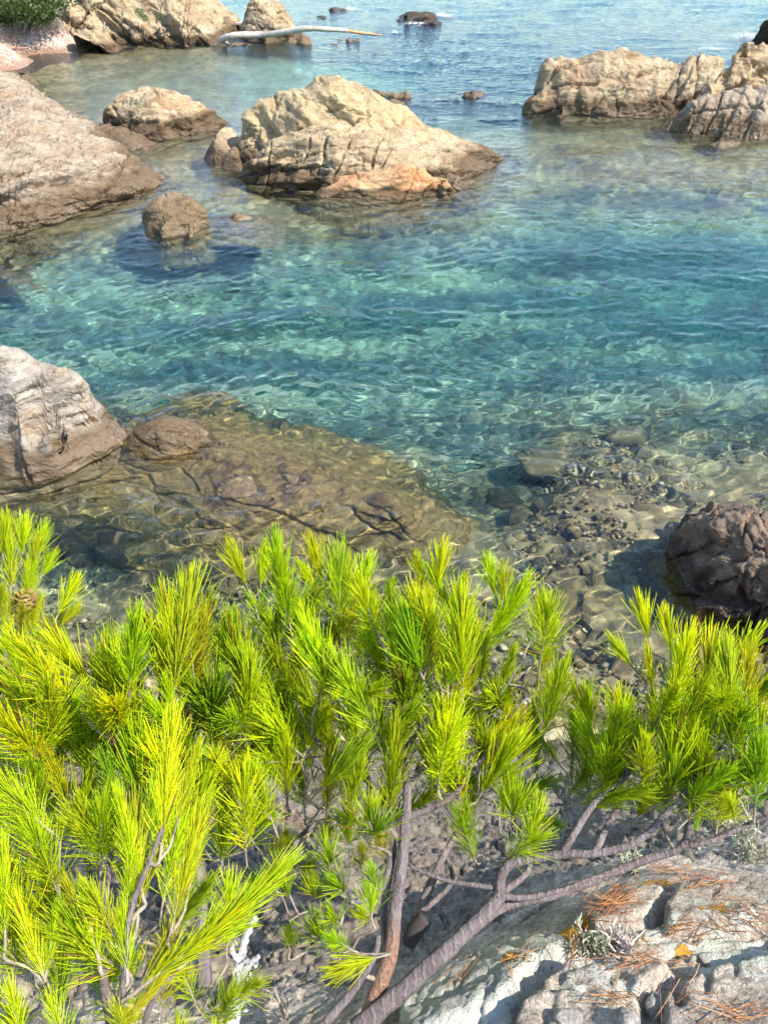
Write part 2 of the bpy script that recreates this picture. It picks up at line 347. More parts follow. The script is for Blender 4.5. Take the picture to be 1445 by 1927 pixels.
# ------------------------------------------------------------------ rocks standing in the water
def build_rock(name, label, mat, line, pts, back=(), size=.5, amp=1., wz=0., step=(.03, .045), seed=1, skirt=(.25, .45, .7, 1.2), rot=(.4, .3), thin=2., cat='rock', group=None, caustic=True, warp=.3, rows=1.5):
    """line: tide line in photo pixels; pts: surface points (u, v, height); back: hidden far side (u, Y)"""
    sky_ = sorted([(u, v) for u, v, z in pts] + [tuple(line[0]), tuple(line[-1])]); hull = []
    for q in sky_:
        while len(hull) > 1 and (hull[-1][0] - hull[-2][0]) * (q[1] - hull[-2][1]) - (hull[-1][1] - hull[-2][1]) * (q[0] - hull[-2][0]) <= 0: hull.pop()
        hull.append(q)
    hu, hv = np.array(hull).T; vf = max(v for u, v in line)
    def back_y(u, Y_):
        vs_ = np.interp(u, hu, hv); return min(Y_, P(u, vs_ + .15 * (vf - vs_), wz)[1])
    ring = [P(u, v, wz) for u, v in line] + [PY(b[0], back_y(b[0], b[1]), wz) for b in back]
    ring = np.array(ring); c = ring[:, :2].mean(0)
    cp = [r for r in ring]
    # thicken the ring so the rim stays on the tide line
    n = len(ring)
    for i in range(n):
        a, b = ring[i], ring[(i + 1) % n]
        if np.hypot(*(b - a)[:2]) > size * .9: cp.append((a + b) / 2)
    rr = np.array(cp)
    for off, dz in ((skirt[0], skirt[1]), (skirt[2], skirt[3])):
        for r in rr:
            d = r[:2] - c; l = np.hypot(*d) + 1e-6
            cp.append(np.r_[r[:2] + d / l * off, r[2] - dz])
    cp += [P(u, v, z) for u, v, z in pts]
    cp = np.array(cp)
    lo = cp[:, :2].min(0); hi = cp[:, :2].max(0)
    nx = int((hi[0] - lo[0]) / step[0]) + 2; ny = int((hi[1] - lo[1]) / step[1]) + 2
    X, Y = np.meshgrid(np.linspace(lo[0], hi[0], nx), np.linspace(lo[1], hi[1], ny))
    Q = np.stack([X.ravel(), Y.ravel()], -1)
    Z = rbf(cp[:, :2], cp[:, 2], Q, .03).reshape(ny, nx)
    for ax, st in ((0, step[1]), (1, step[0])):      # round off the control points
        w_ = max(1, int(size * .22 / st)); ker = np.hanning(2 * w_ + 3)[1:-1]; ker /= ker.sum()
        Z = np.apply_along_axis(lambda r_: np.convolve(np.pad(r_, w_, 'edge'), ker, 'valid'), ax, Z)
    # respace every column by the length of its profile so steep faces get as many rows as flat ones
    M_ = int(ny * rows); Yr = np.empty((M_, nx)); Zr = np.empty((M_, nx))
    for i in range(nx):
        y_, z_ = Y[:, i], Z[:, i]; wgt = np.where(.5 * (z_[1:] + z_[:-1]) > wz - .45, 1., .15)
        L_ = np.r_[0, np.cumsum(np.hypot(np.diff(y_), np.diff(z_) * 1.6) * wgt)]; t_ = np.linspace(0, L_[-1], M_)
        Yr[:, i] = np.interp(t_, L_, y_); Zr[:, i] = np.interp(t_, L_, z_)
    Z = Zr.ravel(); V = np.stack([np.repeat(X[:1], M_, 0), Yr, Zr], -1).reshape(-1, 3); F = grid_faces(M_, nx)
    V, F, _ = compact(V, F[(Z[F] > wz - .95).any(1)])
    N = vnormals(V, F)
    ca, sa, cb, sb = math.cos(rot[0]), math.sin(rot[0]), math.cos(rot[1]), math.sin(rot[1])
    R = np.array([[1, 0, 0], [0, ca, -sa], [0, sa, ca]]) @ np.array([[cb, 0, sb], [0, 1, 0], [-sb, 0, cb]])
    S = (V + seed * 3.17) @ R.T * np.array([1, 1, thin]) / size
    W = S + warp * np.stack([noise(S * .9, seed + 21), noise(S * .9 + 9, seed + 22), noise(S * .9 + 17, seed + 23)], -1)
    f1, e1 = facets(W * .8, seed); f2, e2 = facets(W * 2.1 + 5, seed + 50)
    C1 = chips(S * .62, seed, 4, .5, 1.3, .86, (0, 0, 1)); C2 = chips(S * 1.5 + 4, seed + 11, 5, .6, 2.4, .78)
    d = .40 * C1 + .095 * C2 + .03 * chips(S * 4.3 + 9, seed + 17, 5, .7, 2.6, .7) + .05 * f1 + .008 * ridged(W * 3.1, seed + 7, 4) + .010 * fbm(W * 10, seed + 8, 3)
    d -= .21 * joints(S * np.array([1, 1, .6]), seed, 5, .42, .075) + .12 * sstep(.06, 0, e1) * sstep(-.05, .25, noise(S * .6, seed + 3)) + .05 * sstep(.07, 0, e2) * sstep(.1, .4, noise(S * .9, seed + 4))
    d -= np.percentile(d, 72)
    d *= size * amp
    V = V + N * d[:, None]
    org = np.array([c[0], c[1], wz]); 
    o = obj(name, raw_mesh(name, V - org, F), mat); o.location = org
    tag(o, label, cat, group)
    if caustic: o.cycles.is_caustics_receiver = True
    return o

NEAR = dict(step=(.016, .02))
# --- near left
build_rock('boulder', 'big pale grey boulder at the left edge above the submerged ledge', M['pale'],
  [(-260, 900), (-120, 896), (0, 890), (80, 884), (160, 866), (215, 842), (238, 818), (236, 800)],
  [(60, 676, .95), (118, 688, .86), (160, 722, .68), (192, 768, .36), (0, 680, 1.), (-100, 690, .95), (-220, 760, .7), (60, 760, .78), (120, 790, .5), (40, 830, .42), (170, 810, .25), (100, 850, .2), (0, 858, .22), (-110, 800, .6), (20, 740, .85), (205, 800, .16)],
  [(190, 7.5), (90, 7.8), (-60, 7.9), (-240, 7.6)], size=.42, amp=.45, seed=4, rot=(.5, .4), **NEAR)
build_rock('wet_rock', 'low rounded wet brown rock touching the right side of the pale grey boulder', M['wet'],
  [(228, 830), (245, 846), (280, 856), (330, 851), (380, 836), (404, 814)],
  [(310, 784, .22), (350, 787, .2), (278, 792, .2), (300, 815, .24), (350, 815, .2), (260, 820, .14), (385, 805, .08), (300, 840, .1)],
  [(395, 7.35), (320, 7.6), (250, 7.4)], size=.26, amp=.5, seed=5, rot=(1.3, .2), thin=2.6, **NEAR)
build_rock('submerged_ledge', 'ochre weed-covered ledge just under the water right of the pale boulder', M['wet'],
  [(40, 915), (130, 880), (260, 850), (330, 800), (400, 780), (450, 800), (470, 838), (560, 846), (630, 880), (660, 872), (720, 905), (740, 940), (830, 985), (800, 1040), (620, 1070), (440, 1085), (300, 1030), (270, 975), (160, 965)],
  [(430, 890, .0), (470, 925, .045), (520, 900, -.05), (500, 945, .03), (425, 935, .03), (600, 890, -.12), (640, 905, -.1), (720, 945, .04), (745, 955, .02), (650, 970, -.18), (560, 960, -.1), (350, 910, -.2), (220, 890, -.22), (380, 800, -.12), (430, 815, -.12), (480, 850, -.16), (350, 960, -.25), (150, 915, -.25), (500, 1020, -.3), (650, 1020, -.3), (380, 1030, -.35)],
  size=.34, amp=.6, wz=-.5, seed=8, rot=(.3, .2), skirt=(.32, .15, 1., 1.15), **NEAR)
build_rock('dark_rock', 'rugged dark reddish-brown rock at the right edge of the shallows', M['dark'],
  [(1262, 1004), (1266, 1046), (1292, 1090), (1342, 1144), (1400, 1178), (1470, 1202), (1700, 1230)],
  [(1300, 948, .36), (1322, 935, .3), (1345, 928, .34), (1400, 955, .48), (1292, 985, .34), (1280, 1020, .22), (1330, 1000, .46), (1400, 1050, .52), (1445, 1000, .6), (1445, 1100, .38), (1380, 1118, .24), (1310, 1060, .26), (1345, 1060, .42), (1500, 1050, .7), (1600, 1080, .75), (1340, 1105, .2), (1430, 1150, .2), (1550, 1150, .35)],
  [(1720, 4.9), (1600, 5.35), (1480, 5.45), (1390, 5.4), (1320, 5.3), (1275, 5.15)], size=.22, amp=1.25, seed=15, rot=(.2, .9), step=(.011, .012), skirt=(.12, .3, .5, 1.))
build_rock('submerged_ledge', 'narrow ochre underwater ledge along the left foot of the dark brown rock', M['wet'],
  [(1246, 1000), (1275, 990), (1330, 1060), (1400, 1140), (1500, 1180), (1500, 1250), (1400, 1235), (1320, 1190), (1258, 1110)],
  [(1268, 1030, -.12), (1290, 1095, -.15), (1340, 1150, -.14), (1400, 1190, -.14), (1270, 1070, -.2), (1340, 1185, -.25)], size=.24, amp=.6, wz=-.5, seed=18, **NEAR)
# --- left shore
build_rock('rock_mass', 'broad pale grey-brown rock mass sloping into the water at the left edge', M['grey'],
  [(-220, 470), (-100, 455), (0, 434), (80, 422), (130, 402), (200, 387), (260, 371), (290, 352), (312, 334), (270, 300), (225, 268), (180, 240), (120, 208), (70, 188), (20, 178), (-120, 184)],
  [(0, 260, 1.0), (0, 330, .72), (0, 390, .3), (100, 300, .68), (200, 300, .46), (100, 365, .36), (180, 345, .32), (230, 338, .24), (265, 335, .16), (150, 250, .46), (60, 225, .78), (0, 208, .5), (-150, 260, 1.2), (-150, 215, .5), (-150, 350, 1.1), (90, 265, .72), (240, 300, .2), (100, 400, .12), (190, 370, .12), (50, 280, .85), (20, 370, .42)],
  size=.46, amp=1.2, seed=21, rot=(.5, .5), thin=2.4, step=(.022, .035))
build_rock('shore_rock', 'tan craggy rock with a hollow on its left end, left of the big island', M['tan'],
  [(186, 240), (215, 252), (260, 263), (305, 263), (360, 252), (412, 241), (434, 229)],
  [(200, 194, .55), (228, 186, .62), (255, 180, .7), (320, 188, .6), (380, 200, .42), (415, 216, .2), (208, 222, .34), (300, 222, .42), (250, 225, .34), (360, 228, .26), (280, 245, .18), (230, 240, .16)],
  [(425, 20.2), (330, 20.6), (260, 20.5), (190, 19.9)], size=.4, amp=1., seed=24, step=(.024, .04))
build_rock('flat_rock', 'low flat brown rock shelf between the pale rock mass and the craggy tan rock', M['grey'],
  [(170, 262), (230, 285), (275, 282), (300, 268), (260, 252), (190, 232), (160, 240)], [(200, 250, .14), (235, 262, .12), (265, 268, .05)], size=.4, amp=.6, seed=26, step=(.024, .04))
build_rock('small_rock', 'small grey rock in the bay near the beach at the far left', M['grey'],
  [(-10, 158), (20, 166), (50, 168), (80, 158)], [(40, 136, .42), (62, 141, .32), (18, 141, .4), (45, 152, .22), (-5, 146, .25)], [(75, 24.6), (40, 25.2), (0, 25)], size=.45, amp=.7, seed=28, step=(.03, .05))
build_rock('round_rock', 'rounded brown rock standing alone in front of the channel', M['brown'],
  [(264, 414), (274, 434), (320, 443), (370, 438), (396, 416)], [(288, 392, .32), (330, 382, .36), (368, 384, .36), (391, 402, .18), (300, 415, .26), (352, 413, .28), (320, 430, .13), (330, 398, .28)],
  [(390, 13.3), (330, 13.6), (275, 13.3)], size=.3, amp=.6, seed=31, step=(.018, .025), skirt=(.1, .4, .3, 1.2))
build_rock('small_rock', 'tiny brown rock awash right of the rounded brown rock', M['brown'],
  [(428, 405), (445, 412), (470, 406)], [(448, 394, .12), (460, 398, .1), (438, 400, .08)], [(465, 13.2), (435, 13.2)], size=.2, amp=.6, seed=33, step=(.018, .025), skirt=(.25, .2, .6, .6))
# --- the island
build_rock('peak_rock', 'golden peaked upper rock of the big island with an overhang at its left end', M['gold'],
  [(440, 300), (470, 318), (540, 332), (640, 335), (760, 325), (860, 296)],
  [(447, 206, .98), (470, 198, 1.06), (520, 184, 1.14), (560, 164, 1.28), (600, 150, 1.4), (635, 143, 1.46), (672, 155, 1.36), (700, 178, 1.2), (725, 200, 1.0), (745, 222, .8), (790, 234, .62), (458, 232, .7), (500, 240, .72), (560, 232, .9), (640, 205, 1.12), (700, 222, .92), (600, 200, 1.15), (540, 205, 1.05), (640, 240, .82), (820, 250, .5)],
  [(900, 17.6), (800, 18.2), (640, 18.6), (520, 18.2), (445, 17.4)], size=.5, amp=.7, seed=41, rot=(.2, -.35), thin=1.9, step=(.024, .035))
build_rock('lower_rock', 'broad tan lower rock of the big island running to a point on the right', M['tan'],
  [(447, 332), (480, 346), (540, 353), (600, 362), (700, 368), (800, 366), (876, 352), (906, 331), (940, 306), (962, 286)],
  [(925, 280, .12), (890, 265, .26), (850, 252, .4), (800, 240, .56), (760, 238, .62), (540, 270, .66), (500, 292, .5), (470, 312, .26), (600, 280, .64), (680, 270, .7), (760, 268, .6), (820, 275, .48), (560, 310, .42), (640, 305, .5), (720, 300, .5), (800, 305, .4), (880, 295, .26), (520, 330, .2), (620, 335, .28), (700, 335, .26), (860, 325, .2), (920, 300, .12), (780, 335, .24)],
  [(940, 17.8), (860, 18.2), (740, 18.1), (560, 17.2), (460, 16.6)], size=.44, amp=1.05, seed=44, rot=(.45, .15), thin=2.4, step=(.02, .03))
build_rock('side_rock', 'rounded banded rock at the left foot of the big island', M['tan'],
  [(380, 298), (400, 316), (428, 318), (455, 308), (490, 305)],
  [(412, 250, .5), (435, 233, .62), (470, 245, .6), (395, 280, .26), (430, 285, .3), (415, 300, .13), (470, 285, .4), (445, 262, .5)],
  [(500, 17.4), (440, 17.4), (395, 16.9)], size=.5, amp=.4, seed=47, rot=(.2, .9), step=(.02, .03))
build_rock('rock_slab', 'orange-stained low slab along the front water line of the big island', M['orange'],
  [(588, 362), (602, 373), (700, 377), (780, 374), (845, 364)], [(598, 347, .14), (640, 340, .24), (690, 340, .26), (750, 330, .34), (800, 318, .38), (845, 330, .3), (700, 358, .14), (780, 350, .2), (630, 358, .1)],
  [(870, 15.2), (760, 15.3), (620, 14.9)], size=.36, amp=.7, seed=50, step=(.018, .026))
build_rock('rock_block', 'small grey angular block at the right end of the orange-stained slab', M['grey'],
  [(822, 362), (850, 360), (878, 353), (872, 340)], [(826, 325, .36), (850, 322, .34), (866, 334, .22), (840, 345, .22)], [(870, 15.1), (825, 15.1)], size=.34, amp=.6, seed=53, step=(.016, .022), skirt=(.12, .3, .4, .9))
# --- right rocks
build_rock('long_rock', 'long tan cracked rock with a dark shaded left end', M['tan'],
  [(998, 192), (1008, 209), (1060, 217), (1130, 221), (1200, 219), (1260, 213), (1300, 206)],
  [(1004, 150, .66), (1020, 122, .86), (1036, 110, .98), (1088, 112, .98), (1120, 100, 1.1), (1158, 87, 1.26), (1185, 92, 1.2), (1212, 104, 1.06), (1260, 112, .96), (1285, 120, .9), (1014, 180, .34), (1060, 160, .66), (1150, 140, .82), (1200, 175, .46), (1100, 185, .36), (1240, 160, .6), (1150, 195, .24), (1270, 185, .34), (1050, 195, .22), (1290, 150, .66)],
  [(1310, 23.2), (1200, 23.6), (1080, 23.4), (1000, 22.4)], size=.44, amp=1.05, seed=61, rot=(.1, .6), thin=1.3, step=(.03, .045), skirt=(.25, .5, .9, 1.3))
build_rock('peaked_rock', 'tan peaked rock behind the spiky grey rock at right', M['tan'],
  [(1262, 214), (1310, 214), (1390, 208)], [(1268, 118, .9), (1300, 102, 1.1), (1322, 95, 1.2), (1345, 106, 1.06), (1368, 128, .86), (1300, 150, .7), (1340, 160, .62), (1280, 175, .42), (1350, 185, .36)],
  [(1400, 23.2), (1330, 23.6), (1270, 23.2)], size=.42, amp=1., seed=64, rot=(.2, .8), thin=1.4, step=(.03, .045))
build_rock('craggy_rock', 'tall craggy tan rock cut off by the upper right edge', M['tan'],
  [(1372, 208), (1440, 204), (1540, 206), (1640, 210)], [(1372, 108, 1.02), (1392, 88, 1.22), (1415, 84, 1.3), (1442, 70, 1.42), (1500, 62, 1.5), (1380, 140, .75), (1430, 130, .95), (1430, 175, .42), (1520, 130, 1.), (1600, 100, 1.2), (1520, 180, .4)],
  [(1640, 24), (1520, 24.4), (1420, 24.2), (1370, 23.4)], size=.44, amp=1.1, seed=67, rot=(.3, .2), step=(.03, .045))
build_rock('spiky_rock', 'grey-brown spiky rock in front of the tan rocks at the right edge', M['grey'],
  [(1246, 240), (1282, 248), (1350, 254), (1445, 258), (1560, 264)], [(1356, 170, .76), (1335, 186, .64), (1300, 205, .46), (1380, 190, .62), (1405, 205, .52), (1440, 212, .46), (1340, 225, .26), (1275, 228, .18), (1400, 235, .2), (1500, 200, .6), (1500, 240, .24)],
  [(1560, 20.6), (1440, 20.6), (1340, 20.6), (1265, 20)], size=.38, amp=.9, seed=70, rot=(.1, 1.0), thin=1.7, step=(.022, .035))
build_rock('submerged_rock', 'dark rock just breaking the water below the spiky grey rock', M['brown'],
  [(1325, 268), (1355, 280), (1390, 274), (1400, 264)], [(1352, 266, .03), (1372, 266, .04)], [(1390, 18.4), (1335, 18.3)], size=.3, amp=.6, seed=72)
# --- small rocks farther out
for nm, lb, mt, ln, pt, bk in (
  ('small_rock', 'low dark rock right of the peak of the big island', 'brown', [(698, 172), (740, 180), (788, 175)], [(740, 161, .26), (768, 163, .22), (712, 166, .14), (745, 172, .12)], [(785, 23.6), (705, 23.6)]),
  ('small_rock', 'tiny brown rock close behind the right shoulder of the big island', 'brown', [(728, 192), (745, 197), (764, 192)], [(740, 188, .1), (755, 188, .1)], [(760, 21.6), (732, 21.6)]),
  ('small_rock', 'small tan-brown rock alone in open water between the island and the long rock', 'tan', [(863, 174), (882, 180), (908, 175)], [(875, 165, .2), (892, 163, .24), (903, 168, .14)], [(902, 23.5), (868, 23.4)]),
  ('sea_rock', 'dark rounded rock far out with white foam at its right', 'reef', [(748, 34), (790, 38), (828, 33)], [(764, 16, .42), (800, 12, .5), (820, 22, .3), (752, 26, .2), (790, 26, .28)], [(822, 39), (756, 39)]),
  ('sea_rock', 'small dark rock in front of the far rounded rock', 'reef', [(796, 44), (812, 48), (830, 44)], [(812, 36, .2), (822, 38, .16)], [(826, 34.6), (800, 34.6)]),
  ('sea_rock', 'flat dark reef rock far out with foam, right of the tall tan rock', 'reef', [(614, 16), (635, 19), (655, 17)], [(625, 13, .12), (645, 13, .13)], [(650, 41.5), (618, 41.5)]),
  ('sea_rock', 'tiny dark rock awash above the middle of the driftwood log', 'reef', [(592, 30), (605, 32), (618, 30)], [(606, 25, .16)], [(614, 38), (596, 38)]),
  ('sea_rock', 'dark jagged rock at the upper right edge amid white foam', 'reef', [(1428, 70), (1450, 75), (1500, 76)], [(1436, 52, .5), (1452, 46, .6), (1490, 50, .6)], [(1500, 33.5), (1435, 33.2)]),
  ('low_rock', 'brown rock supporting the middle of the driftwood log', 'brown', [(520, 72), (560, 80), (600, 76)], [(540, 62, .24), (565, 58, .36), (585, 64, .26)], [(605, 31.6), (530, 31.6)]),
  ('low_rock', 'brown flat rock under the right part of the driftwood log', 'brown', [(635, 74), (660, 77), (690, 74)], [(655, 66, .18), (675, 65, .18)], [(690, 31.4), (640, 31.4)]),
  ('low_rock', 'brown rock under the thick left end of the driftwood log', 'brown', [(425, 82), (450, 86), (482, 82)], [(440, 75, .2), (465, 75, .18)], [(480, 30.6), (430, 30.6)]),
  ('low_rock', 'small brown rock awash below the right part of the driftwood log', 'brown', [(610, 80), (628, 83), (648, 80)], [(628, 77, .07)], [(645, 30.2), (612, 30.2)]),
  ('reef', 'dark brown low reef behind the tan headland', 'reef', [(395, 58), (430, 60), (458, 48)], [(405, 24, .34), (430, 18, .36), (445, 30, .24), (430, 45, .2)], [(455, 38), (400, 38.5)])):
    build_rock(nm, lb, M[mt], ln, pt, bk, size=.4, amp=.8, seed=80 + len(lb), step=(.035, .06), skirt=(.3, .3, .8, .8), caustic=False)
build_rock('tall_rock', 'tall tan rock standing behind the driftwood log', M['tan_far'],
  [(446, 66), (470, 76), (510, 79), (556, 72), (568, 62)], [(462, 14, .85), (472, -4, 1.05), (500, -4, 1.08), (530, 8, .95), (545, 30, .6), (560, 50, .26), (490, 40, .6), (520, 45, .5), (460, 45, .4)], [(560, 34.5), (500, 35.5), (450, 34.5)], size=.7, amp=.75, seed=101, rot=(.3, .7), step=(.04, .06), caustic=False)
build_rock('headland', 'tan rocky headland with tilted layers at the top left', M['tan_far'],
  [(128, 86), (200, 80), (270, 82), (330, 84), (400, 82), (440, 68), (455, 52)],
  [(105, 40, .75), (130, 12, 1.05), (160, 2, 1.15), (200, -40, 1.7), (300, -36, 1.55), (380, -10, 1.15), (410, 10, .8), (430, 25, .55), (340, 30, .85), (250, 38, .75), (290, 10, 1.1), (200, 20, 1.0), (380, 45, .5), (300, 62, .35), (220, 60, .45), (160, 55, .55), (420, 52, .3), (150, 75, .35)],
  [(440, 36), (380, 38), (250, 40), (120, 39)], size=.7, amp=1.15, seed=104, rot=(.3, -.7), thin=2.2, step=(.04, .06), caustic=False)

# ------------------------------------------------------------------ beach, bush, driftwood, foam
bpts = [P(u, v, z) for u, v, z in [(-60, 150, -.05), (0, 132, 0), (40, 112, 0), (90, 98, 0), (150, 90, 0), (215, 82, 0), (0, 160, -.3), (80, 120, -.25), (180, 98, -.2), (300, 92, -.4), (0, 105, .14), (60, 85, .16), (130, 76, .15), (0, 75, .4), (60, 60, .42), (120, 55, .45), (0, 42, .75), (60, 38, .75), (110, 36, .75), (0, 10, 1.1), (-120, 90, .6), (-120, 40, 1.), (-120, 140, .2)]] + [np.array([-15, 36, 1.6]), np.array([-22, 36, 1.6]), np.array([-11, 36, 1.4])]
bpts = np.array(bpts)
X, Y = np.meshgrid(np.linspace(-24, -9.5, 240), np.linspace(22.5, 38, 220)); Q = np.stack([X.ravel(), Y.ravel()], -1)
Z = rbf(bpts[:, :2], bpts[:, 2], Q, .5) + .13; q3 = np.c_[Q, Z]; Z = Z + .02 * fbm(q3 / .5, 3, 4) + .03 * fbm(q3 / 2., 5, 2)
V = np.c_[Q, Z]; F = grid_faces(220, 240); V, F, _ = compact(V, F[(Z[F] > -.6).all(1)])
t = NT('beach_shingle'); p = t.pos()
col = t.mix(t.ramp(t.noise(p, 1.2, 5, .65), (.4, 0.), (.62, 1.)), (.40, .25, .17), (.55, .42, .33))
col = t.mix(.8, col, t.math('ADD', t.math('MULTIPLY', t.z(t.voro(p, 16, 'F1', 1)), 1.0), .45), 'MULTIPLY')
col = t.mix(t.map(t.z(p), .02, .22, .75, 0.), col, (.24, .135, .075))
t.principled(col, .85, t.bump(t.voro(p, 16), .8, .05))
beach = obj('beach', raw_mesh('beach', V, F), t.m); tag(beach, kind='structure', label='pinkish shingle beach at the far left')

def leafmat(name, a, b, tr=.35):
    t = NT(name); n = t.n('Attribute'); n.attribute_name = 'tone'
    col = t.mix(n.outputs['Fac'], a, b)
    d = t.n('BsdfPrincipled'); t.set(d.inputs['Base Color'], col); d.inputs['Roughness'].default_value = .5
    x = t.n('BsdfTranslucent'); t.set(x.inputs[0], col); m = t.n('MixShader'); m.inputs[0].default_value = tr
    t.t.links.new(d.outputs[0], m.inputs[1]); t.t.links.new(x.outputs[0], m.inputs[2]); t.t.links.new(m.outputs[0], t.out.inputs[0])
    return t.m
def add_tone(me, vals):
    at = me.attributes.new('tone', 'FLOAT', 'POINT'); at.data.foreach_set('value', np.asarray(vals, np.float32))
M['leaf'] = leafmat('bush_leaf', (.035, .075, .015), (.16, .24, .05), .3)
M['bark'] = None
def bark_mat(name, a, b, scale=60):
    t = NT(name); p = t.n('TexCoord').outputs['Object']
    n = t.noise(p, scale, 5, .7); col = t.mix(t.ramp(n, (.3, 0.), (.7, 1.)), a, b)
    col = t.mix(t.ramp(t.noise(p, scale * .15, 4), (.5, 0.), (.7, .7)), col, tuple(x * .55 for x in a))
    t.principled(col, .8, t.bump(n, .7, .004)); return t.m
def pine_bark(name, foot):
    t = NT(name); p = t.n('TexCoord').outputs['Object']
    n = t.noise(p, 140, 5, .7); m = t.noise(p, 22, 5, .65)
    wv = t.n('TexWave', Scale=26., Distortion=5., Detail=3.); t.set(wv.inputs[0], t.vscale(p, (.7, 1., .9))); ring = t.ramp(wv.outputs[1], (.72, 0.), (.95, 1.))
    col = t.mix(t.ramp(m, (.35, 0.), (.68, 1.)), (.135, .10, .095), (.265, .215, .20))
    col = t.mix(t.math('MULTIPLY', ring, .3), col, (.36, .30, .28))
    col = t.mix(t.math('MULTIPLY', t.ramp(n, (.5, 0.), (.7, 1.)), .6), col, (.10, .075, .07))
    if foot:
        ln = t.n('VectorMath', operation='LENGTH'); t.set(ln.inputs[0], p)
        f = t.map(t.math('ADD', ln.outputs['Value'], t.math('MULTIPLY', t.math('SUBTRACT', m, .5), .2)), .10, .20, .85, 0.)
        col = t.mix(f, col, t.mix(t.ramp(n, (.35, 0.), (.65, 1.)), (.20, .085, .04), (.46, .27, .17)))
    t.principled(col, .75, t.bump(t.math('ADD', n, t.math('ADD', m, t.math('MULTIPLY', ring, .25))), 1., .007)); return t.m
M['bark'] = pine_bark('pine_bark', False); M['bark_foot'] = pine_bark('pine_bark_foot', True)
M['bark_red'] = bark_mat('bark_red', (.22, .12, .075), (.40, .27, .20))
M['twig'] = bark_mat('pine_twig', (.24, .18, .12), (.46, .39, .31), 120)
M['driftwood'] = bark_mat('driftwood_bleached', (.36, .30, .23), (.62, .57, .49), 7)
M['driftwood_red'] = bark_mat('driftwood_bare', (.46, .22, .08), (.60, .36, .18), 6)
M['dead'] = bark_mat('dead_twig', (.34, .315, .29), (.54, .52, .49), 90)

def catmull(pts, rad, sub=5):
    pts = [np.asarray(p, float) for p in pts]; n = len(pts); oP, oR = [], []
    for i in range(n - 1):
        p0 = pts[max(i - 1, 0)]; p1 = pts[i]; p2 = pts[i + 1]; p3 = pts[min(i + 2, n - 1)]
        for k in range(sub):
            t = k / sub
            oP.append(.5 * (2 * p1 + (p2 - p0) * t + (2 * p0 - 5 * p1 + 4 * p2 - p3) * t * t + (3 * p1 - p0 - 3 * p2 + p3) * t ** 3)); oR.append(rad[i] * (1 - t) + rad[i + 1] * t)
    oP.append(pts[-1]); oR.append(rad[-1]); return np.array(oP), np.array(oR)
def tube(pts, rad, seg=7, bumpy=0., seed=0):
    n = len(pts); T = np.gradient(pts, axis=0); T /= np.linalg.norm(T, axis=1, keepdims=True) + 1e-9
    up = np.array([.31, .17, .94]); V = []
    rg = np.random.default_rng(seed)
    for i in range(n):
        a = np.cross(T[i], up); a /= np.linalg.norm(a) + 1e-9; b = np.cross(T[i], a)
        r = rad[i] * (1 + bumpy * rg.uniform(-1, 1, seg)) * (1 + bumpy * (i % 2))
        th = np.arange(seg) * 2 * math.pi / seg
        V.append(pts[i] + a * (np.cos(th) * r)[:, None] + b * (np.sin(th) * r)[:, None])
    V = np.concatenate(V); F = []
    for i in range(n - 1):
        for k in range(seg):
            F.append((i * seg + k, i * seg + (k + 1) % seg, (i + 1) * seg + (k + 1) % seg, (i + 1) * seg + k))
    b = len(V); V = np.r_[V, [pts[0], pts[-1]]]
    for k in range(seg):
        F.append((b, (k + 1) % seg, k, k)); F.append((b + 1, (n - 1) * seg + k, (n - 1) * seg + (k + 1) % seg, (n - 1) * seg + (k + 1) % seg))
    return V, F
def tube_mesh(name, pts, rad, seg=7, sub=5, bumpy=0., seed=0):
    p, r = catmull(pts, rad, sub); V, F = tube(p, r, seg, bumpy, seed)
    me = bpy.data.meshes.new(name); me.from_pydata(V.tolist(), [], [tuple(dict.fromkeys(f)) for f in F]); me.polygons.foreach_set('use_smooth', [True] * len(me.polygons)); return me

# driftwood log
L = [P(416, 74, .2), P(440, 66, .34), P(500, 64, .34), P(545, 58, .46), P(575, 53, .55), P(620, 54, .5), P(655, 57, .42), P(680, 61, .32), P(718, 65, .22)]
log = empty('driftwood_log', L[0]); tag(log, 'long bleached driftwood log with an orange right end lying across rocks', 'log')
org = np.array(L[0])
obj('bleached_trunk', tube_mesh('bleached_trunk', [p - org for p in L[:7]], [.085, .10, .09, .085, .08, .07, .05], 10, 5, .08), M['driftwood'], log)
obj('bare_end', tube_mesh('bare_end', [p - org for p in L[6:]], [.051, .045, .02], 9, 5, .08), M['driftwood_red'], log)
obj('broken_root', tube_mesh('broken_root', [L[0] - org + (0, 0, 0), P(424, 78, .1) - org, P(430, 82, 0.) - org], [.09, .06, .03], 7, 4, .1), M['driftwood'], log)
pl = obj('driftwood_plank', box_p := raw_mesh('driftwood_plank', [(x, y, z) for x in (-.45, .45) for y in (-.07, .07) for z in (-.03, .03)], [(0, 1, 3, 2), (4, 6, 7, 5), (0, 4, 5, 1), (2, 3, 7, 6), (0, 2, 6, 4), (1, 5, 7, 3)], False), M['driftwood'])
pl.location = P(441, 44, .22); pl.rotation_euler = (.1, -.1, .2); tag(pl, 'short pale driftwood piece on the dark reef left of the tall rock', 'driftwood')

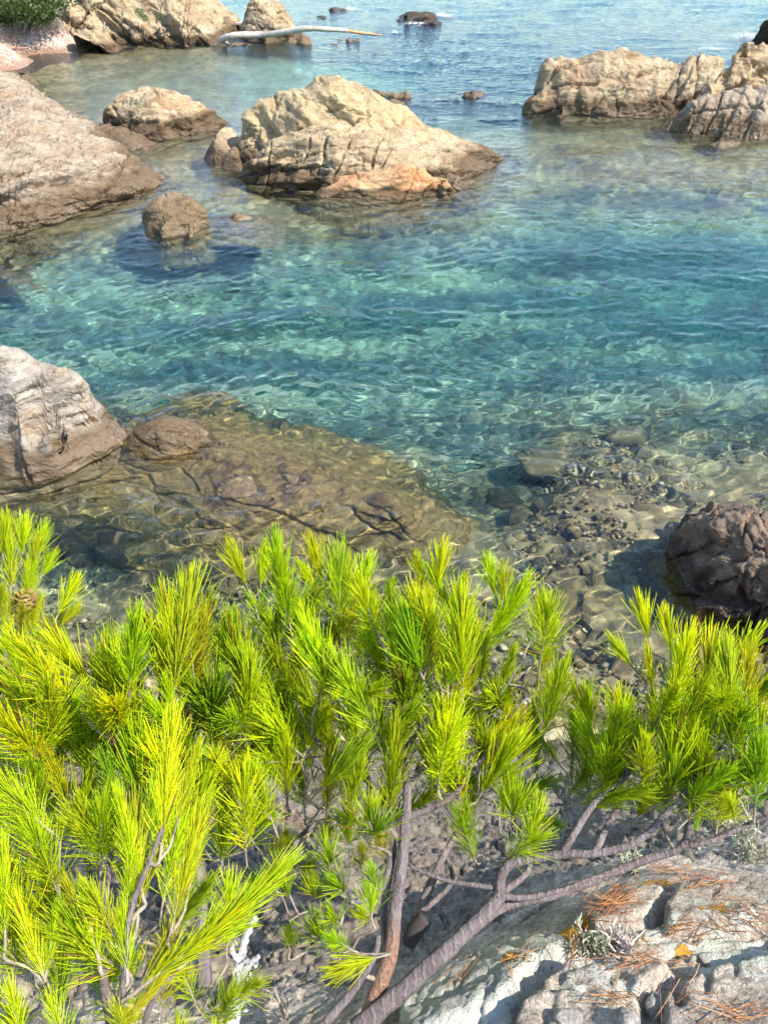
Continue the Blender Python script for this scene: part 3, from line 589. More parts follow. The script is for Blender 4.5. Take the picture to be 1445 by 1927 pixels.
def foliage_blob(name, centres, n, leaf, mat, seed, label, cat='bush'):
    rg = np.random.default_rng(seed); V, F, T = [], [], []
    c0 = np.array(centres[0][0])
    for c, r in centres:
        m = int(n * r ** 2)
        d = rg.normal(size=(m, 3)); d /= np.linalg.norm(d, axis=1, keepdims=True); d *= (rg.random((m, 1)) ** .35) * r * (1 + .25 * fbm(d * 2.3, seed, 2)[:, None]); d[:, 2] *= .8
        for q in d + np.array(c) - c0:
            a = rg.normal(size=3); a /= np.linalg.norm(a); b = np.cross(a, rg.normal(size=3)); b /= np.linalg.norm(b)
            s = leaf * rg.uniform(.6, 1.4); k = len(V)
            V += [q - a * s, q + b * s * .4, q + a * s, q - b * s * .4]; F.append((k, k + 1, k + 2, k + 3)); T += [rg.random()] * 4
    root = empty(name, c0); tag(root, label, cat)
    me = raw_mesh('foliage', V, F, False); add_tone(me, T); f = obj('foliage', me, mat, root); f['kind'] = 'stuff'
    for k in range(4 if cat == 'bush' else 0):
        e = np.array(centres[k % len(centres)][0]) - c0
        obj('stem', tube_mesh('stem', [(e[0] * .3, e[1] * .3, -.7), (e[0] * .7, e[1] * .7, -.3), tuple(e)], [.04, .03, .012], 6, 3), M['twig'], root)
    return root
foliage_blob('bush', [(P(u, v, z), r) for u, v, z, r in [(20, 14, 1.15, .7), (55, 12, 1.2, .75), (-20, 10, 1.2, .8), (90, 6, 1.25, .6), (60, -15, 1.6, .9), (5, -20, 1.7, .9), (110, -20, 1.6, .7), (45, 26, .95, .35), (85, 24, .95, .35), (10, 30, .9, .3)]], 2600, .05, M['leaf'], 5, 'dense green bush behind the beach in the top left corner')
for (u, v, z, r, lb) in ((262, 22, 1.0, .16, 'small green tuft in a crack near the top of the headland'), (272, 33, .88, .14, 'small green tuft lower on the face of the headland'), (300, 32, .86, .13, 'right green tuft growing on the headland face')):
    foliage_blob('tuft', [(P(u, v, z), r)], 9000, .025, M['leaf'], int(u), lb, 'plant')
# beach stones
def stone_mesh(name, seed, sub=2):
    bm = bmesh.new(); bmesh.ops.create_icosphere(bm, subdivisions=sub, radius=1); V = np.array([v.co for v in bm.verts])
    V = V * (1 + .30 * chips(V * .7 + seed * 5.3, seed, 6, .5, 2.) + .16 * noise(V * 1.3, seed))[:, None] * np.array([1, .8, .6])
    for v, c in zip(bm.verts, V): v.co = c
    for fc in bm.faces: fc.smooth = True
    me = bpy.data.meshes.new(name); bm.to_mesh(me); bm.free(); return me
STONES = [stone_mesh('stone', k, 3) for k in range(6)]
def plain_rock(name, c, px):
    t = NT(name); p = t.n('TexCoord').outputs['Object']; rnd = t.n('ObjectInfo').outputs['Random']
    n = t.noise(p, 3, 5, .7); col = t.mix(n, tuple(x * .6 for x in c), tuple(min(.9, x * 1.5) for x in c))
    col = t.mix(.6, col, t.math('ADD', rnd, .45), 'MULTIPLY')
    t.principled(col, .85, t.bump(n, .5, .05)); return t.m
M['pebble'] = plain_rock('pebble', (.30, .215, .11), .02); M['white_stone'] = plain_rock('white_stone', (.62, .58, .52), .02); M['dark_stone'] = plain_rock('dark_stone', (.16, .12, .065), .02)
def stone(me, mat, loc, sz, rot, parent=None, name='stone'):
    o = obj(name, me.copy() if me.materials and me.materials[0] != mat else me, None, parent)
    if not o.data.materials: o.data.materials.append(mat)
    elif o.data.materials[0] != mat: o.data.materials[0] = mat
    o.location = loc; o.scale = sz; o.rotation_euler = rot; return o
ST = {}
for m in ('pebble', 'white_stone', 'dark_stone'):
    ST[m] = [s.copy() for s in STONES]
    for s_ in ST[m]: s_.materials.append(M[m])
for u, v, z, r, m, lb in ((174, 64, .3, .22, 'white_stone', 'white block stone at the foot of the headland by the beach'), (124, 86, .08, .25, 'dark_stone', 'dark stone at the water edge of the beach'),
                         (105, 84, .12, .2, 'white_stone', 'pale stone beside the dark stone on the beach'), (135, 74, .2, .14, 'white_stone', 'small white stone higher on the beach'), (147, 81, .1, .11, 'white_stone', 'little white stone on the wet sand near the headland')):
    o = stone(ST[m][int(u) % 6], None, P(u, v, z), (r, r * .8, r * .6), (0, 0, u)) if False else obj('stone', ST[m][int(u) % 6])
    o.location = P(u, v, z); o.scale = (r, r * .8, r * .7); o.rotation_euler = (0, 0, u); tag(o, lb, 'stone')
for (a, b, lb) in (((18, 92), (58, 88), 'dark stick lying on the wet part of the beach'), ((70, 80), (112, 74), 'thin branch lying across the middle of the beach'), ((88, 64), (135, 68), 'grey branch lying high on the beach')):
    o = obj('stick', tube_mesh('stick', [P(a[0], a[1], .2), (P(a[0], a[1], .22) + P(b[0], b[1], .26)) / 2, P(b[0], b[1], .22)], [.03, .035, .012], 6, 4, .1), M['bark_red']); tag(o, lb, 'stick')
# stones on the seabed
rng = np.random.default_rng(5)
spots = []
for k in range(130):
    u, v = rng.uniform(250, 1420), rng.uniform(860, 1340); spots.append((u, v, rng.uniform(.03, .08) * (1 + (rng.random() < .15)), 'dark_stone' if rng.random() < .3 else 'pebble'))
for u, v, r in ((1035, 850, .42), (1180, 800, .3), (960, 905, .25), (985, 960, .2), (700, 830, .25), (620, 900, .2), (160, 990, .35), (230, 1010, .3), (110, 950, .3), (1300, 1130, .16), (1250, 1130, .14)): spots.append((u, v, r, 'dark_stone'))
q = np.array([PW(u, v, .6)[:2] for u, v, *_ in spots]); zq = bed_z(q)
for (u, v, r, m), (x, y), z in zip(spots, q, zq):
    if z > -.12: continue
    o = obj('stone', ST[m][rng.integers(6)], None, bed); o.location = (x, y, min(z + r * .15, -.02 - r * .6)); o.scale = (r, r * rng.uniform(.7, 1), r * rng.uniform(.6, 1)); o.rotation_euler = (rng.uniform(-.4, .4), rng.uniform(-.4, .4), rng.uniform(0, 6)); o.cycles.is_caustics_receiver = True
# gravel between them
u_ = rng.uniform(-3.6, 3.6, 9000); y_ = 2.7 + 4.6 * rng.random(9000) ** 1.2; q = np.c_[u_ * (.5 + .1 * y_), y_]; zq = bed_z(q); me0 = stone_mesh('g', 3, 1); gv = np.array([v.co for v in me0.vertices]); gf = np.array([tuple(p.vertices) for p in me0.polygons])
VV, FF, TT = [], [], []
for k in range(len(q)):
    if zq[k] > -.05: continue
    r = rng.uniform(.012, .034); a = rng.uniform(0, 6.28); R = np.array([[math.cos(a), -math.sin(a), 0], [math.sin(a), math.cos(a), 0], [0, 0, 1]])
    FF.append(gf + len(VV) * len(gv)); VV.append(gv * r @ R.T * np.array([1, 1, rng.uniform(.7, 1.1)]) + (q[k, 0], q[k, 1], zq[k] + r * .2)); TT += [rng.random()] * len(gv)
me = raw_mesh('gravel', np.concatenate(VV), np.concatenate(FF)); add_tone(me, TT)
t = NT('gravel'); n = t.n('Attribute'); n.attribute_name = 'tone'; col = t.ramp(n.outputs['Fac'], (0., (.08, .055, .03)), (.3, (.20, .14, .07)), (.6, (.33, .24, .12)), (.9, (.48, .38, .22)), (1., (.60, .52, .38)))
t.principled(col, .85); gr = obj('gravel', me, t.m, bed); gr['kind'] = 'stuff'; gr.cycles.is_caustics_receiver = True

# white water round the far rocks: clumps of small bubbles
t = NT('foam'); t.principled((.86, .88, .9), .9); M['foam'] = t.m
def foam(u, v, ru, rv, n, seed, lb):
    rg = np.random.default_rng(seed); VV, FF = [], []; k = 0; c = P(u, v, .03)
    for _ in range(n):
        w = rg.normal(size=2) * .45; w = w if abs(w[0]) < 1.2 else w * .5
        q = P(u + w[0] * ru, v + w[1] * rv + .25 * rv * math.sin(w[0] * 5), .03) - c; r = rg.uniform(.008, .022)
        FF.append(gf + k); k += len(gv); VV.append(gv * r * np.array([1.6, 1, .5]) + q)
    o = obj('foam', raw_mesh('foam', np.concatenate(VV), np.concatenate(FF)), M['foam']); o.location = c; tag(o, lb, 'foam', kind='stuff')
foam(836, 27, 26, 5, 240, 1, 'white foam right of the far dark rounded rock'); foam(782, 42, 24, 4, 160, 2, 'white foam in front of the far dark rounded rock'); foam(660, 15, 12, 3, 90, 3, 'white foam at the flat far reef rock')
foam(1415, 66, 46, 8, 320, 4, 'white foam around the jagged rock at the upper right'); foam(745, 59, 10, 3, 40, 5, 'small whitecap beyond the right end of the log'); foam(1340, 90, 30, 4, 90, 6, 'thin foam line behind the peaked rock')

# ------------------------------------------------------------------ the cliff edge underfoot
CL = [(1700, 2080, 3.25), (1445, 2000, 3.18), (1100, 2000, 3.12), (750, 2000, 3.0), (400, 2000, 2.75), (0, 2000, 2.65), (-400, 2000, 2.6),
      (1445, 1850, 3.07), (1150, 1850, 3.04), (900, 1880, 3.0), (720, 1905, 2.9), (1445, 1740, 2.97), (1250, 1740, 2.94), (1050, 1750, 2.88), (940, 1790, 2.86), (830, 1850, 2.86),
      (1445, 1640, 2.82), (1250, 1630, 2.78), (1120, 1655, 2.74), (1010, 1630, 1.9), (900, 1705, 2.1), (800, 1795, 2.35), (850, 1600, 1.6), (700, 1680, 1.9), (650, 1780, 2.25), (500, 1850, 2.5),
      (500, 1650, 2.1), (300, 1600, 2.05), (100, 1600, 2.05), (100, 1800, 2.4), (-200, 1700, 2.4), (1445, 1500, 2.25), (1600, 1500, 2.3), (1250, 1510, 2.0), (1060, 1530, 1.25), (850, 1510, 1.1), (600, 1510, 1.3), (300, 1490, 1.5), (50, 1450, 1.6), (-150, 1450, 1.7),
      (1425, 1325, 1.0), (1500, 1340, 1.2), (1350, 1400, 1.1), (1250, 1420, .8), (1150, 1410, .5), (900, 1410, .35), (600, 1410, .35), (300, 1400, .6), (50, 1380, 1.0), (-150, 1380, 1.3)]
cl = np.array([P(u, v, z) for u, v, z in CL] + [np.array([x, 3.55, -.7]) for x in np.linspace(-3.6, 3.6, 9)] + [np.array([x, 4.4, -1.2]) for x in np.linspace(-4, 4, 5)] + [np.array([x, -.9, 3.3 + .1 * x]) for x in (-2, -1, 0, 1, 2)] + [np.array([2.4, .8, 3.]), np.array([-2.4, .8, 2.7]), np.array([2.6, 2., 1.8]), np.array([-2.6, 2.2, 1.4])])
yy = np.r_[np.arange(-.35, 1.25, .006), 1.25 + np.cumsum(np.linspace(.006, .03, 145))]; nx = 430
s = np.linspace(-1, 1, nx); X = s[None] * (.62 + .85 * np.clip(yy + .2, 0, 9))[:, None]; Y = np.repeat(yy[:, None], nx, 1)
Q = np.stack([X.ravel(), Y.ravel()], -1); Z = rbf(cl[:, :2], cl[:, 2], Q, .08); F = grid_faces(len(yy), nx)
V, F, _ = compact(np.c_[Q, Z], F[(Z[F] > -.8).any(1)])
N = vnormals(V, F); q2 = V[:, :2]
def uvp(lst, z): return np.array([P(u, v, z)[:2] for u, v in lst])
rg3 = np.stack([noise(V / .09, 201), noise(V / .09 + 7, 202)], -1) * .012 + np.stack([noise(V / .03, 203), noise(V / .03 + 7, 204)], -1) * .003
qw = q2 + rg3
S = V * np.array([1, 1, 1.8]) / .17; W = S + .35 * np.stack([noise(S * .8, 211), noise(S * .8 + 9, 212), noise(S * .8 + 17, 213)], -1)
f1, e1 = facets(W * .7, 220); f2, e2 = facets(W * 2.2 + 5, 230)
C1 = chips(S * .6, 220, 5, .5, 1.6, .8, (.3, .2, 1)); C2 = chips(S * 1.7 + 4, 231, 6, .7, 3.4, .72)
d = .013 * C1 + .007 * C2 - .014 * joints(S * .8, 260, 5, .5, .07) + .004 * chips(S * 5, 262, 5, .7, 2.6) + .005 * f1 + .0045 * ridged(W * 2.6, 7, 4) + .0032 * fbm(W * 9, 8, 3)
d -= .022 * sstep(.035, 0, e1) * sstep(0, .3, noise(S * .5, 3)) + .008 * sstep(.05, 0, e2) * sstep(0, .3, noise(S * .7, 5))
d *= 1 + 1.6 * sstep(2.7, 2.3, V[:, 2])
d *= 1 - .45 * sstep(2.7, 2.82, V[:, 2])
BLOCKS = [([(1271, 1880), (1320, 1850), (1360, 1836), (1445, 1804), (1640, 1775), (1640, 2100), (1215, 2100), (1248, 1912)], 3.07, .034),
          ([(1018, 1862), (1055, 1824), (1092, 1811), (1185, 1817), (1246, 1814), (1260, 1833), (1253, 1862), (1218, 1890), (1200, 1912), (1180, 2100), (930, 2100), (972, 1912)], 3.04, .027),
          ([(822, 1812), (900, 1765), (1030, 1738), (1086, 1796), (1042, 1832), (985, 1878), (960, 1915), (780, 1990), (740, 1930)], 2.95, .022),
          ([(1100, 1730), (1180, 1680), (1240, 1668), (1265, 1680), (1238, 1722), (1190, 1770), (1120, 1790)], 2.9, .02),
          ([(1275, 1670), (1380, 1655), (1445, 1670), (1560, 1690), (1500, 1780), (1330, 1790), (1250, 1780), (1245, 1725)], 2.92, .03)]
for poly, z, hgt in BLOCKS:
    pp = uvp(poly, z); ins = in_poly(pp, qw); dd = poly_dist(pp, qw); sd = np.where(ins, dd, -dd)
    d += hgt * sstep(-.004, .010, sd) * (1 - .35 * sstep(.0, .12, sd)) * (np.abs(V[:, 2] - z) < .6) - .007 * sstep(.010, 0, np.abs(sd + .008))
for line, w_, dep in (([(1046, 1832), (1015, 1850), (985, 1880), (970, 1912)], .010, .05), ([(1240, 1722), (1255, 1695), (1272, 1668)], .007, .04), ([(1255, 1880), (1258, 1960)], .006, .05), ([(1311, 1852), (1306, 1880), (1308, 1935)], .004, .03),
                      ([(1362, 1836), (1360, 1890)], .003, .02), ([(1250, 1812), (1280, 1790), (1340, 1775), (1445, 1778)], .005, .025), ([(900, 1765), (960, 1800), (1046, 1832)], .004, .02), ([(860, 1860), (930, 1835), (1000, 1800)], .004, .016), ([(1120, 1830), (1150, 1870), (1140, 1930)], .003, .015), ([(1190, 1770), (1170, 1812)], .005, .03)):
    dd = poly_dist(uvp(line, 3.02), qw, False); d -= .42 * dep * sstep(w_ * 1.7, w_ * .2, dd) * (V[:, 2] > 2.4)
V2 = V + N * d[:, None]
cm = raw_mesh('cliff', V2, F)
def blobs(lst):
    r = np.zeros(len(V))
    for u, v, ru, rv, st in lst:
        c = P(u, v, 3.)[:2]; e = (qw - c); px = np.linalg.norm(P(u, v, 3.) - np.array([0, 0, H])) / 1445
        r = np.maximum(r, st * sstep(1.25, .5, np.hypot(e[:, 0] / (ru * px), e[:, 1] / (rv * px * 1.1))))
    return r * (V[:, 2] > 2.4)
for nm, val in (('lichen', blobs([(900, 1840, 120, 60, 1.05), (1000, 1775, 95, 38, 1.1), (860, 1905, 100, 45, .95), (1110, 1815, 60, 14, .9), (1190, 1815, 60, 10, .8), (1130, 1760, 60, 24, .55), (1350, 1720, 70, 24, .5), (1380, 1850, 70, 30, .7), (1120, 1890, 90, 34, .62), (1240, 1765, 28, 16, 1.3), (1265, 1782, 18, 12, 1.2), (1270, 1735, 26, 10, .9), (1330, 1795, 60, 16, .85), (1410, 1790, 60, 14, .85), (1340, 1765, 40, 12, .8), (1320, 1830, 60, 14, .8), (1100, 1860, 30, 16, .7), (1020, 1850, 40, 20, .7), (1400, 1750, 30, 8, .7), (1400, 1880, 60, 30, .45), (1150, 1900, 80, 30, .4), (700, 1650, 90, 60, .35), (620, 1560, 50, 30, .3)])),
                ('rust', blobs([(1075, 1718, 46, 18, 1.4), (1110, 1700, 30, 12, 1.2), (1290, 1797, 22, 9, .9), (976, 1812, 18, 12, 1.), (1150, 1855, 26, 20, .42), (1195, 1848, 14, 14, .4), (1360, 1720, 40, 14, .5), (1270, 1600, 26, 14, .7), (800, 1830, 20, 8, .7), (1200, 1585, 12, 10, .6)]))):
    at = cm.attributes.new(nm, 'FLOAT', 'POINT'); at.data.foreach_set('value', val.astype(np.float32))
t = NT('cliff_stone'); p = t.pos()
a = t.noise(p, 7, 6, .65, .5); b = t.noise(p, 30, 6, .7, .3); c = t.noise(p, 150, 3, .7); sp = t.voro(p, 170, 'F1', 1)
col = t.mix(t.ramp(a, (.36, 0.), (.62, 1.)), (.31, .25, .195), (.52, .44, .345))
col = t.mix(t.math('MULTIPLY', t.ramp(b, (.48, 0.), (.66, 1.)), .7), col, (.16, .125, .095))
col = t.mix(.5, col, t.math('ADD', t.math('MULTIPLY', t.z(sp), 1.1), .45), 'MULTIPLY')
at = t.n('Attribute'); at.attribute_name = 'lichen'
f = t.math('ADD', at.outputs['Fac'], t.math('MULTIPLY', t.math('SUBTRACT', t.noise(p, 34, 7, .8), .5), 3.4))
f = t.map(f, .50, .62); col = t.mix(t.math('MULTIPLY', f, .92), col, t.mix(t.noise(p, 12, 3), (.40, .40, .30), (.62, .60, .53)))
at2 = t.n('Attribute'); at2.attribute_name = 'rust'
f2_ = t.map(t.math('ADD', at2.outputs['Fac'], t.math('MULTIPLY', t.math('SUBTRACT', t.noise(p, 60, 6, .75), .5), 2.2)), .45, .6)
col = t.mix(t.math('MULTIPLY', f2_, .95), col, t.mix(t.noise(p, 120, 2), (.36, .15, .02), (.62, .33, .03)))
col = t.mix(t.map(t.math('ADD', t.z(p), t.math('MULTIPLY', t.math('SUBTRACT', a, .5), .8)), 2.35, 2.75, .88, 0.), col, t.mix(t.ramp(b, (.38, 0.), (.64, 1.)), (.26, .21, .15), (.075, .06, .042)))  # lower rock: mottled grey-brown, darkened to stand in for shade under the pines
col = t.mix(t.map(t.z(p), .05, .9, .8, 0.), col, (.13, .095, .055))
t.principled(col, .92, t.bump(t.math('ADD', t.math('MULTIPLY', b, 1.2), t.math('ADD', t.math('MULTIPLY', c, .5), t.math('MULTIPLY', f2_, .35))), .8, .012))
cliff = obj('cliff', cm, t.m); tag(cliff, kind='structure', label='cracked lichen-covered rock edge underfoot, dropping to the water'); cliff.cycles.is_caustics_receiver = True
from mathutils.bvhtree import BVHTree
bvh = BVHTree.FromPolygons([tuple(v) for v in V2], [tuple(f) for f in F])
def ground(u, v):
    d_ = Vector(ray(u, v)).normalized(); h = bvh.ray_cast(Vector((0, 0, H)), d_); return h[0], h[1]

# ------------------------------------------------------------------ pines
M['needle'] = None
t = NT('pine_needle'); n = t.n('Attribute'); n.attribute_name = 'tone'; oi = t.n('ObjectInfo')
tone = n.outputs['Fac']
hue = t.mix(t.ramp(tone, (.0, 0.), (.85, 1.)), (.68, .80, .7), (1.22, 1.12, .9))
col = t.mix(1., oi.outputs['Color'], hue, 'MULTIPLY')
col = t.mix(t.ramp(tone, (.965, 0.), (.972, 1.)), col, (.50, .26, .08))
pr = t.n('BsdfPrincipled'); t.set(pr.inputs['Base Color'], col); pr.inputs['Roughness'].default_value = .42; pr.inputs['Specular IOR Level'].default_value = .35
tl = t.n('BsdfTranslucent'); t.set(tl.inputs[0], col); mx = t.n('MixShader'); mx.inputs[0].default_value = .55
t.t.links.new(pr.outputs[0], mx.inputs[1]); t.t.links.new(tl.outputs[0], mx.inputs[2]); t.t.links.new(mx.outputs[0], t.out.inputs[0]); M['needle'] = t.m

def cluster_mesh(seed, axis, n, ln, ang0, ang1, w, droop=0., tuft=0, start=0.):
    rg = np.random.default_rng(seed); V, F, T = [], [], []
    for k in range(n):
        f = (k + rg.random()) / n; f = f ** .85
        if k < tuft: f = rg.uniform(.93, 1.)
        z0 = axis * (start + (1 - start) * f); phi = k * 2.39996 + rg.normal(0, .35)
        th = math.radians(ang0 + (ang1 - ang0) * f + rg.normal(0, 8)); L_ = ln * rg.uniform(.62, 1.1) * (1 - .18 * f)
        h = np.array([math.cos(phi), math.sin(phi), 0]); up = np.array([0, 0, 1.])
        side = np.cross(h, up); bend = rg.normal(0, .14) - .10
        b0 = up * z0 + h * .006; tn = 1 + len(T); tone = rg.random()
        d0 = h * math.sin(th) + up * math.cos(th); d2 = h * math.sin(th + bend) + up * math.cos(th + bend) + np.array([0, 0, -droop])
        p0 = b0; p1 = b0 + d0 * L_ * .5; p2 = p1 + (d0 + d2) * .5 * L_ * .5
        nrm = np.cross(d0, side); i = len(V)
        for pnt, r in ((p0, w * .7), (p1, w)):
            V += [pnt + side * r, pnt - side * r * .5 + nrm * r * .87, pnt - side * r * .5 - nrm * r * .87]
        V += [p1 + (p2 - p1) * .78 + side * w * .7, p1 + (p2 - p1) * .78 - side * w * .35 + nrm * w * .6, p1 + (p2 - p1) * .78 - side * w * .35 - nrm * w * .6, p2]
        for j in (0, 3):
            for q in range(3):
                a, b = i + j + q, i + j + (q + 1) % 3; F += [(a, b, b + 3), (a, b + 3, a + 3)]
        for q in range(3): F.append((i + 6 + q, i + 6 + (q + 1) % 3, i + 9))
        T += [tone] * 10
    me = raw_mesh('needles', V, F); add_tone(me, T); me.materials.append(M['needle']); return me
PRO = {'fan': [cluster_mesh(s_, .40, 112, .66, 29, 5, .0054, 0, 20) for s_ in range(5)],
       'brush': [cluster_mesh(10 + s_, .66, 180, .42, 33, 6, .0042, 0, 18) for s_ in range(5)],
       'open': [cluster_mesh(20 + s_, .60, 125, .46, 46, 12, .0043, .05, 10) for s_ in range(5)],
       'plume': [cluster_mesh(40 + s_, .70, 250, .36, 32, 6, .0036, 0, 24) for s_ in range(4)],
       'tuft': [cluster_mesh(30 + s_, .25, 60, .70, 70, 12, .0085, .05, 20) for s_ in range(3)]}
AX = {'plume': .70, 'fan': .40, 'brush': .66, 'open': .60, 'tuft': .25}
YOUNG = (.80, .87, .014); BRIGHT = (.72, .83, .015); GREEN = (.60, .75, .018); OLIVE = (.70, .74, .025); DEEP = (.50, .68, .022); DRY = (.34, .15, .07)
rnd = random.Random(4)
class Pine:
    def __init__(s, label, base, cat='pine'):
        s.org = np.array(base); s.root = empty('pine', base); tag(s.root, label, cat, 'young pines growing on the cliff edge'); s.nodes = []; s.rad = []
    def limb(s, pts, rad, name='branch', mat=None, seg=9, bumpy=.09):
        pts = [PS(*p) if len(p) == 3 and p[1] > 5 else np.array(p) for p in pts]
        rr = np.linspace(rad[0], rad[1], len(pts)) * .74
        o = obj(name, tube_mesh(name, [p - s.org for p in pts], rr, seg, 6, bumpy, len(s.nodes)), mat or M['bark'], s.root)
        c, r = catmull(pts, rr, 5); s.nodes += list(c); s.rad += list(r); return o
    def shoot(s, base, tip, kind, color, spread=1.):
        base = np.asarray(base); tip = np.asarray(tip); d = tip - base; L_ = np.linalg.norm(d); d = d / L_
        N_ = np.array(s.nodes); v = base - N_; dist = np.linalg.norm(v, axis=1)
        cost = dist * (1.25 - .5 * (v @ d) / (dist + 1e-6)) + .6 * np.maximum(0, N_[:, 2] - base[2])
        i = int(np.argmin(cost)); a = N_[i]; r0 = min(s.rad[i] * .8, .0028 + .012 * dist[i])
        l = dist[i]; ax = AX[kind] * L_
        c1 = a + (base - a) * .45 + np.array([rnd.uniform(-.06, .06) * l, rnd.uniform(-.06, .06) * l, -.10 * l + .02 * l]); 
        pts = [a, c1, base - d * min(.25 * l, .04), base, base + d * ax * .5, base + d * ax * .97]
        if l < .03: pts = [a, base, base + d * ax * .5, base + d * ax * .97]
        r1 = .0022 * (L_ / .16) ** .5; rr = np.linspace(max(r0, r1), r1 * .55, len(pts))
        tw = obj('twig', tube_mesh('twig', [p - s.org for p in pts], rr, 6, 4, .18, i), M['twig'], s.root)
        c, r = catmull(pts[:-2], rr[:-2], 3); s.nodes += list(c[2:]); s.rad += list(r[2:])
        o = obj('needles', rnd.choice(PRO[kind]), None, tw); o['kind'] = 'stuff'
        qn = Vector(d).to_track_quat('Z', 'Y') @ Quaternion((0, 0, 1), rnd.uniform(0, 6.28))
        o.location = base - s.org; o.rotation_mode = 'QUATERNION'; o.rotation_quaternion = qn; o.scale = (L_ * spread, L_ * spread, L_)
        k = rnd.uniform(.82, 1.12); o.color = (color[0] * k * rnd.uniform(.88, 1.1), color[1] * k, color[2] * rnd.uniform(.7, 1.6), 1)
    def px(s, b, t, sl, kind='fan', color=YOUNG, spread=1., lean=.3):
        B = PS(b[0], b[1], sl); T0 = PS(t[0], t[1], sl); ln = np.linalg.norm(T0 - B); s.shoot(B, PS(t[0], t[1], sl - lean * ln), kind, color, spread)
    def fill(s, poly, n, sl, kinds, cols, length, lean=.35, seed=1):
        rg = random.Random(seed); us = [p[0] for p in poly]; vs_ = [p[1] for p in poly]; done = 0; tries = 0; pp = np.array(poly, float); pts = []
        while done < n and tries < 4000:
            tries += 1; u, v = rg.uniform(min(us), max(us)), rg.uniform(min(vs_), max(vs_))
            if not inside(poly, u, v) or any((u - a) ** 2 + (v - b) ** 2 < 30 ** 2 * 50 / max(n, 20) for a, b in pts): continue
            S_ = rg.uniform(*sl); B = PS(u, v, S_); g_, _n = ground(u, v)
            if g_ is not None and (g_ - Vector((0, 0, H))).length < S_ + .04: B = PS(u, v, (g_ - Vector((0, 0, H))).length - .06)
            pts.append((u, v)); done += 1
            d_ = Vector((rg.gauss(0, lean), rg.gauss(.18, lean * .8), 1)).normalized(); L_ = rg.uniform(*length)
            s.shoot(B, B + np.array(d_) * L_, rg.choice(kinds), rg.choice(cols), rg.uniform(.85, 1.15))

# right pine: two low limbs creeping right over the rock
e = Pine('creeping pine whose grey limbs run right along the lichen rock', PS(672, 1935, 1.53))
e.limb([(668, 1940, 1.54), (760, 1862, 1.53), (860, 1772, 1.53), (925, 1708, 1.54), (945, 1680, 1.545)], (.021, .0135), 'trunk', M['bark'])
e.limb([(940, 1690, 1.545), (945, 1645, 1.55), (975, 1622, 1.55), (1060, 1609, 1.56), (1125, 1606, 1.57), (1195, 1586, 1.58), (1255, 1530, 1.6), (1305, 1470, 1.62), (1330, 1400, 1.66)], (.013, .006))
e.limb([(880, 1755, 1.55), (950, 1706, 1.58), (1050, 1682, 1.62), (1130, 1652, 1.65), (1215, 1618, 1.68), (1280, 1596, 1.69), (1302, 1540, 1.68), (1335, 1465, 1.68), (1400, 1420, 1.7)], (.0135, .006))
e.limb([(1058, 1608, 1.56), (1080, 1570, 1.57), (1120, 1510, 1.6), (1175, 1463, 1.62), (1190, 1400, 1.66)], (.010, .0055))
e.limb([(1120, 1606, 1.57), (1140, 1560, 1.6), (1165, 1510, 1.64), (1160, 1430, 1.68)], (.0095, .005))
e.limb([(1282, 1595, 1.69), (1340, 1582, 1.7), (1400, 1556, 1.72), (1460, 1530, 1.72)], (.007, .0045))
e.limb([(950, 1688, 1.55), (990, 1690, 1.56), (1060, 1675, 1.58), (1110, 1655, 1.6), (1160, 1645, 1.62)], (.008, .004))
e.limb([(945, 1680, 1.545), (985, 1650, 1.56), (998, 1625, 1.57)], (.009, .006), 'branch_stub')
e.limb([(935, 1672, 1.55), (850, 1660, 1.56), (790, 1640, 1.57), (762, 1622, 1.58)], (.006, .004))
for b, t_, k, c in (((1110, 1385), (1104, 1262), 'fan', BRIGHT), ((1195, 1262), (1133, 1180), 'fan', YOUNG), ((1222, 1215), (1198, 1094), 'fan', YOUNG), ((1262, 1240), (1250, 1122), 'fan', YOUNG), ((1282, 1262), (1312, 1150), 'fan', YOUNG),
                    ((1338, 1300), (1384, 1186), 'fan', BRIGHT), ((1352, 1405), (1348, 1270), 'fan', BRIGHT), ((1420, 1405), (1446, 1308), 'fan', YOUNG), ((1230, 1310), (1215, 1200), 'brush', YOUNG), ((1278, 1330), (1272, 1190), 'brush', YOUNG), ((1190, 1400), (1165, 1280), 'fan', BRIGHT),
                    ((1105, 1480), (1095, 1360), 'open', BRIGHT), ((1230, 1400), (1226, 1290), 'brush', BRIGHT), ((1300, 1400), (1296, 1280), 'brush', BRIGHT), ((1390, 1480), (1400, 1360), 'brush', BRIGHT), ((1440, 1480), (1470, 1390), 'brush', GREEN), ((1160, 1480), (1150, 1390), 'open', GREEN), ((1085, 1420), (1075, 1310), 'open', GREEN)):
    e.px(b, t_, 1.75, k, c)
e.px((1345, 1340), (1400, 1222), 1.72, 'brush', DRY, .55); e.px((1360, 1300), (1410, 1245), 1.72, 'brush', DRY, .5); e.px((1290, 1400), (1318, 1160), 1.74, 'brush', DRY, .25)
e.fill([(1060, 1390), (1230, 1340), (1440, 1330), (1460, 1540), (1330, 1590), (1180, 1570), (1080, 1540)], 46, (1.58, 1.85), ['brush', 'fan', 'brush', 'open'], [YOUNG, BRIGHT, BRIGHT, GREEN, OLIVE, DEEP], (.15, .28), .34, 3)
e.fill([(860, 1570), (960, 1540), (1000, 1600), (940, 1650), (870, 1640)], 9, (1.5, 1.6), ['open', 'tuft'], [BRIGHT, GREEN, OLIVE], (.11, .16), .4, 5)

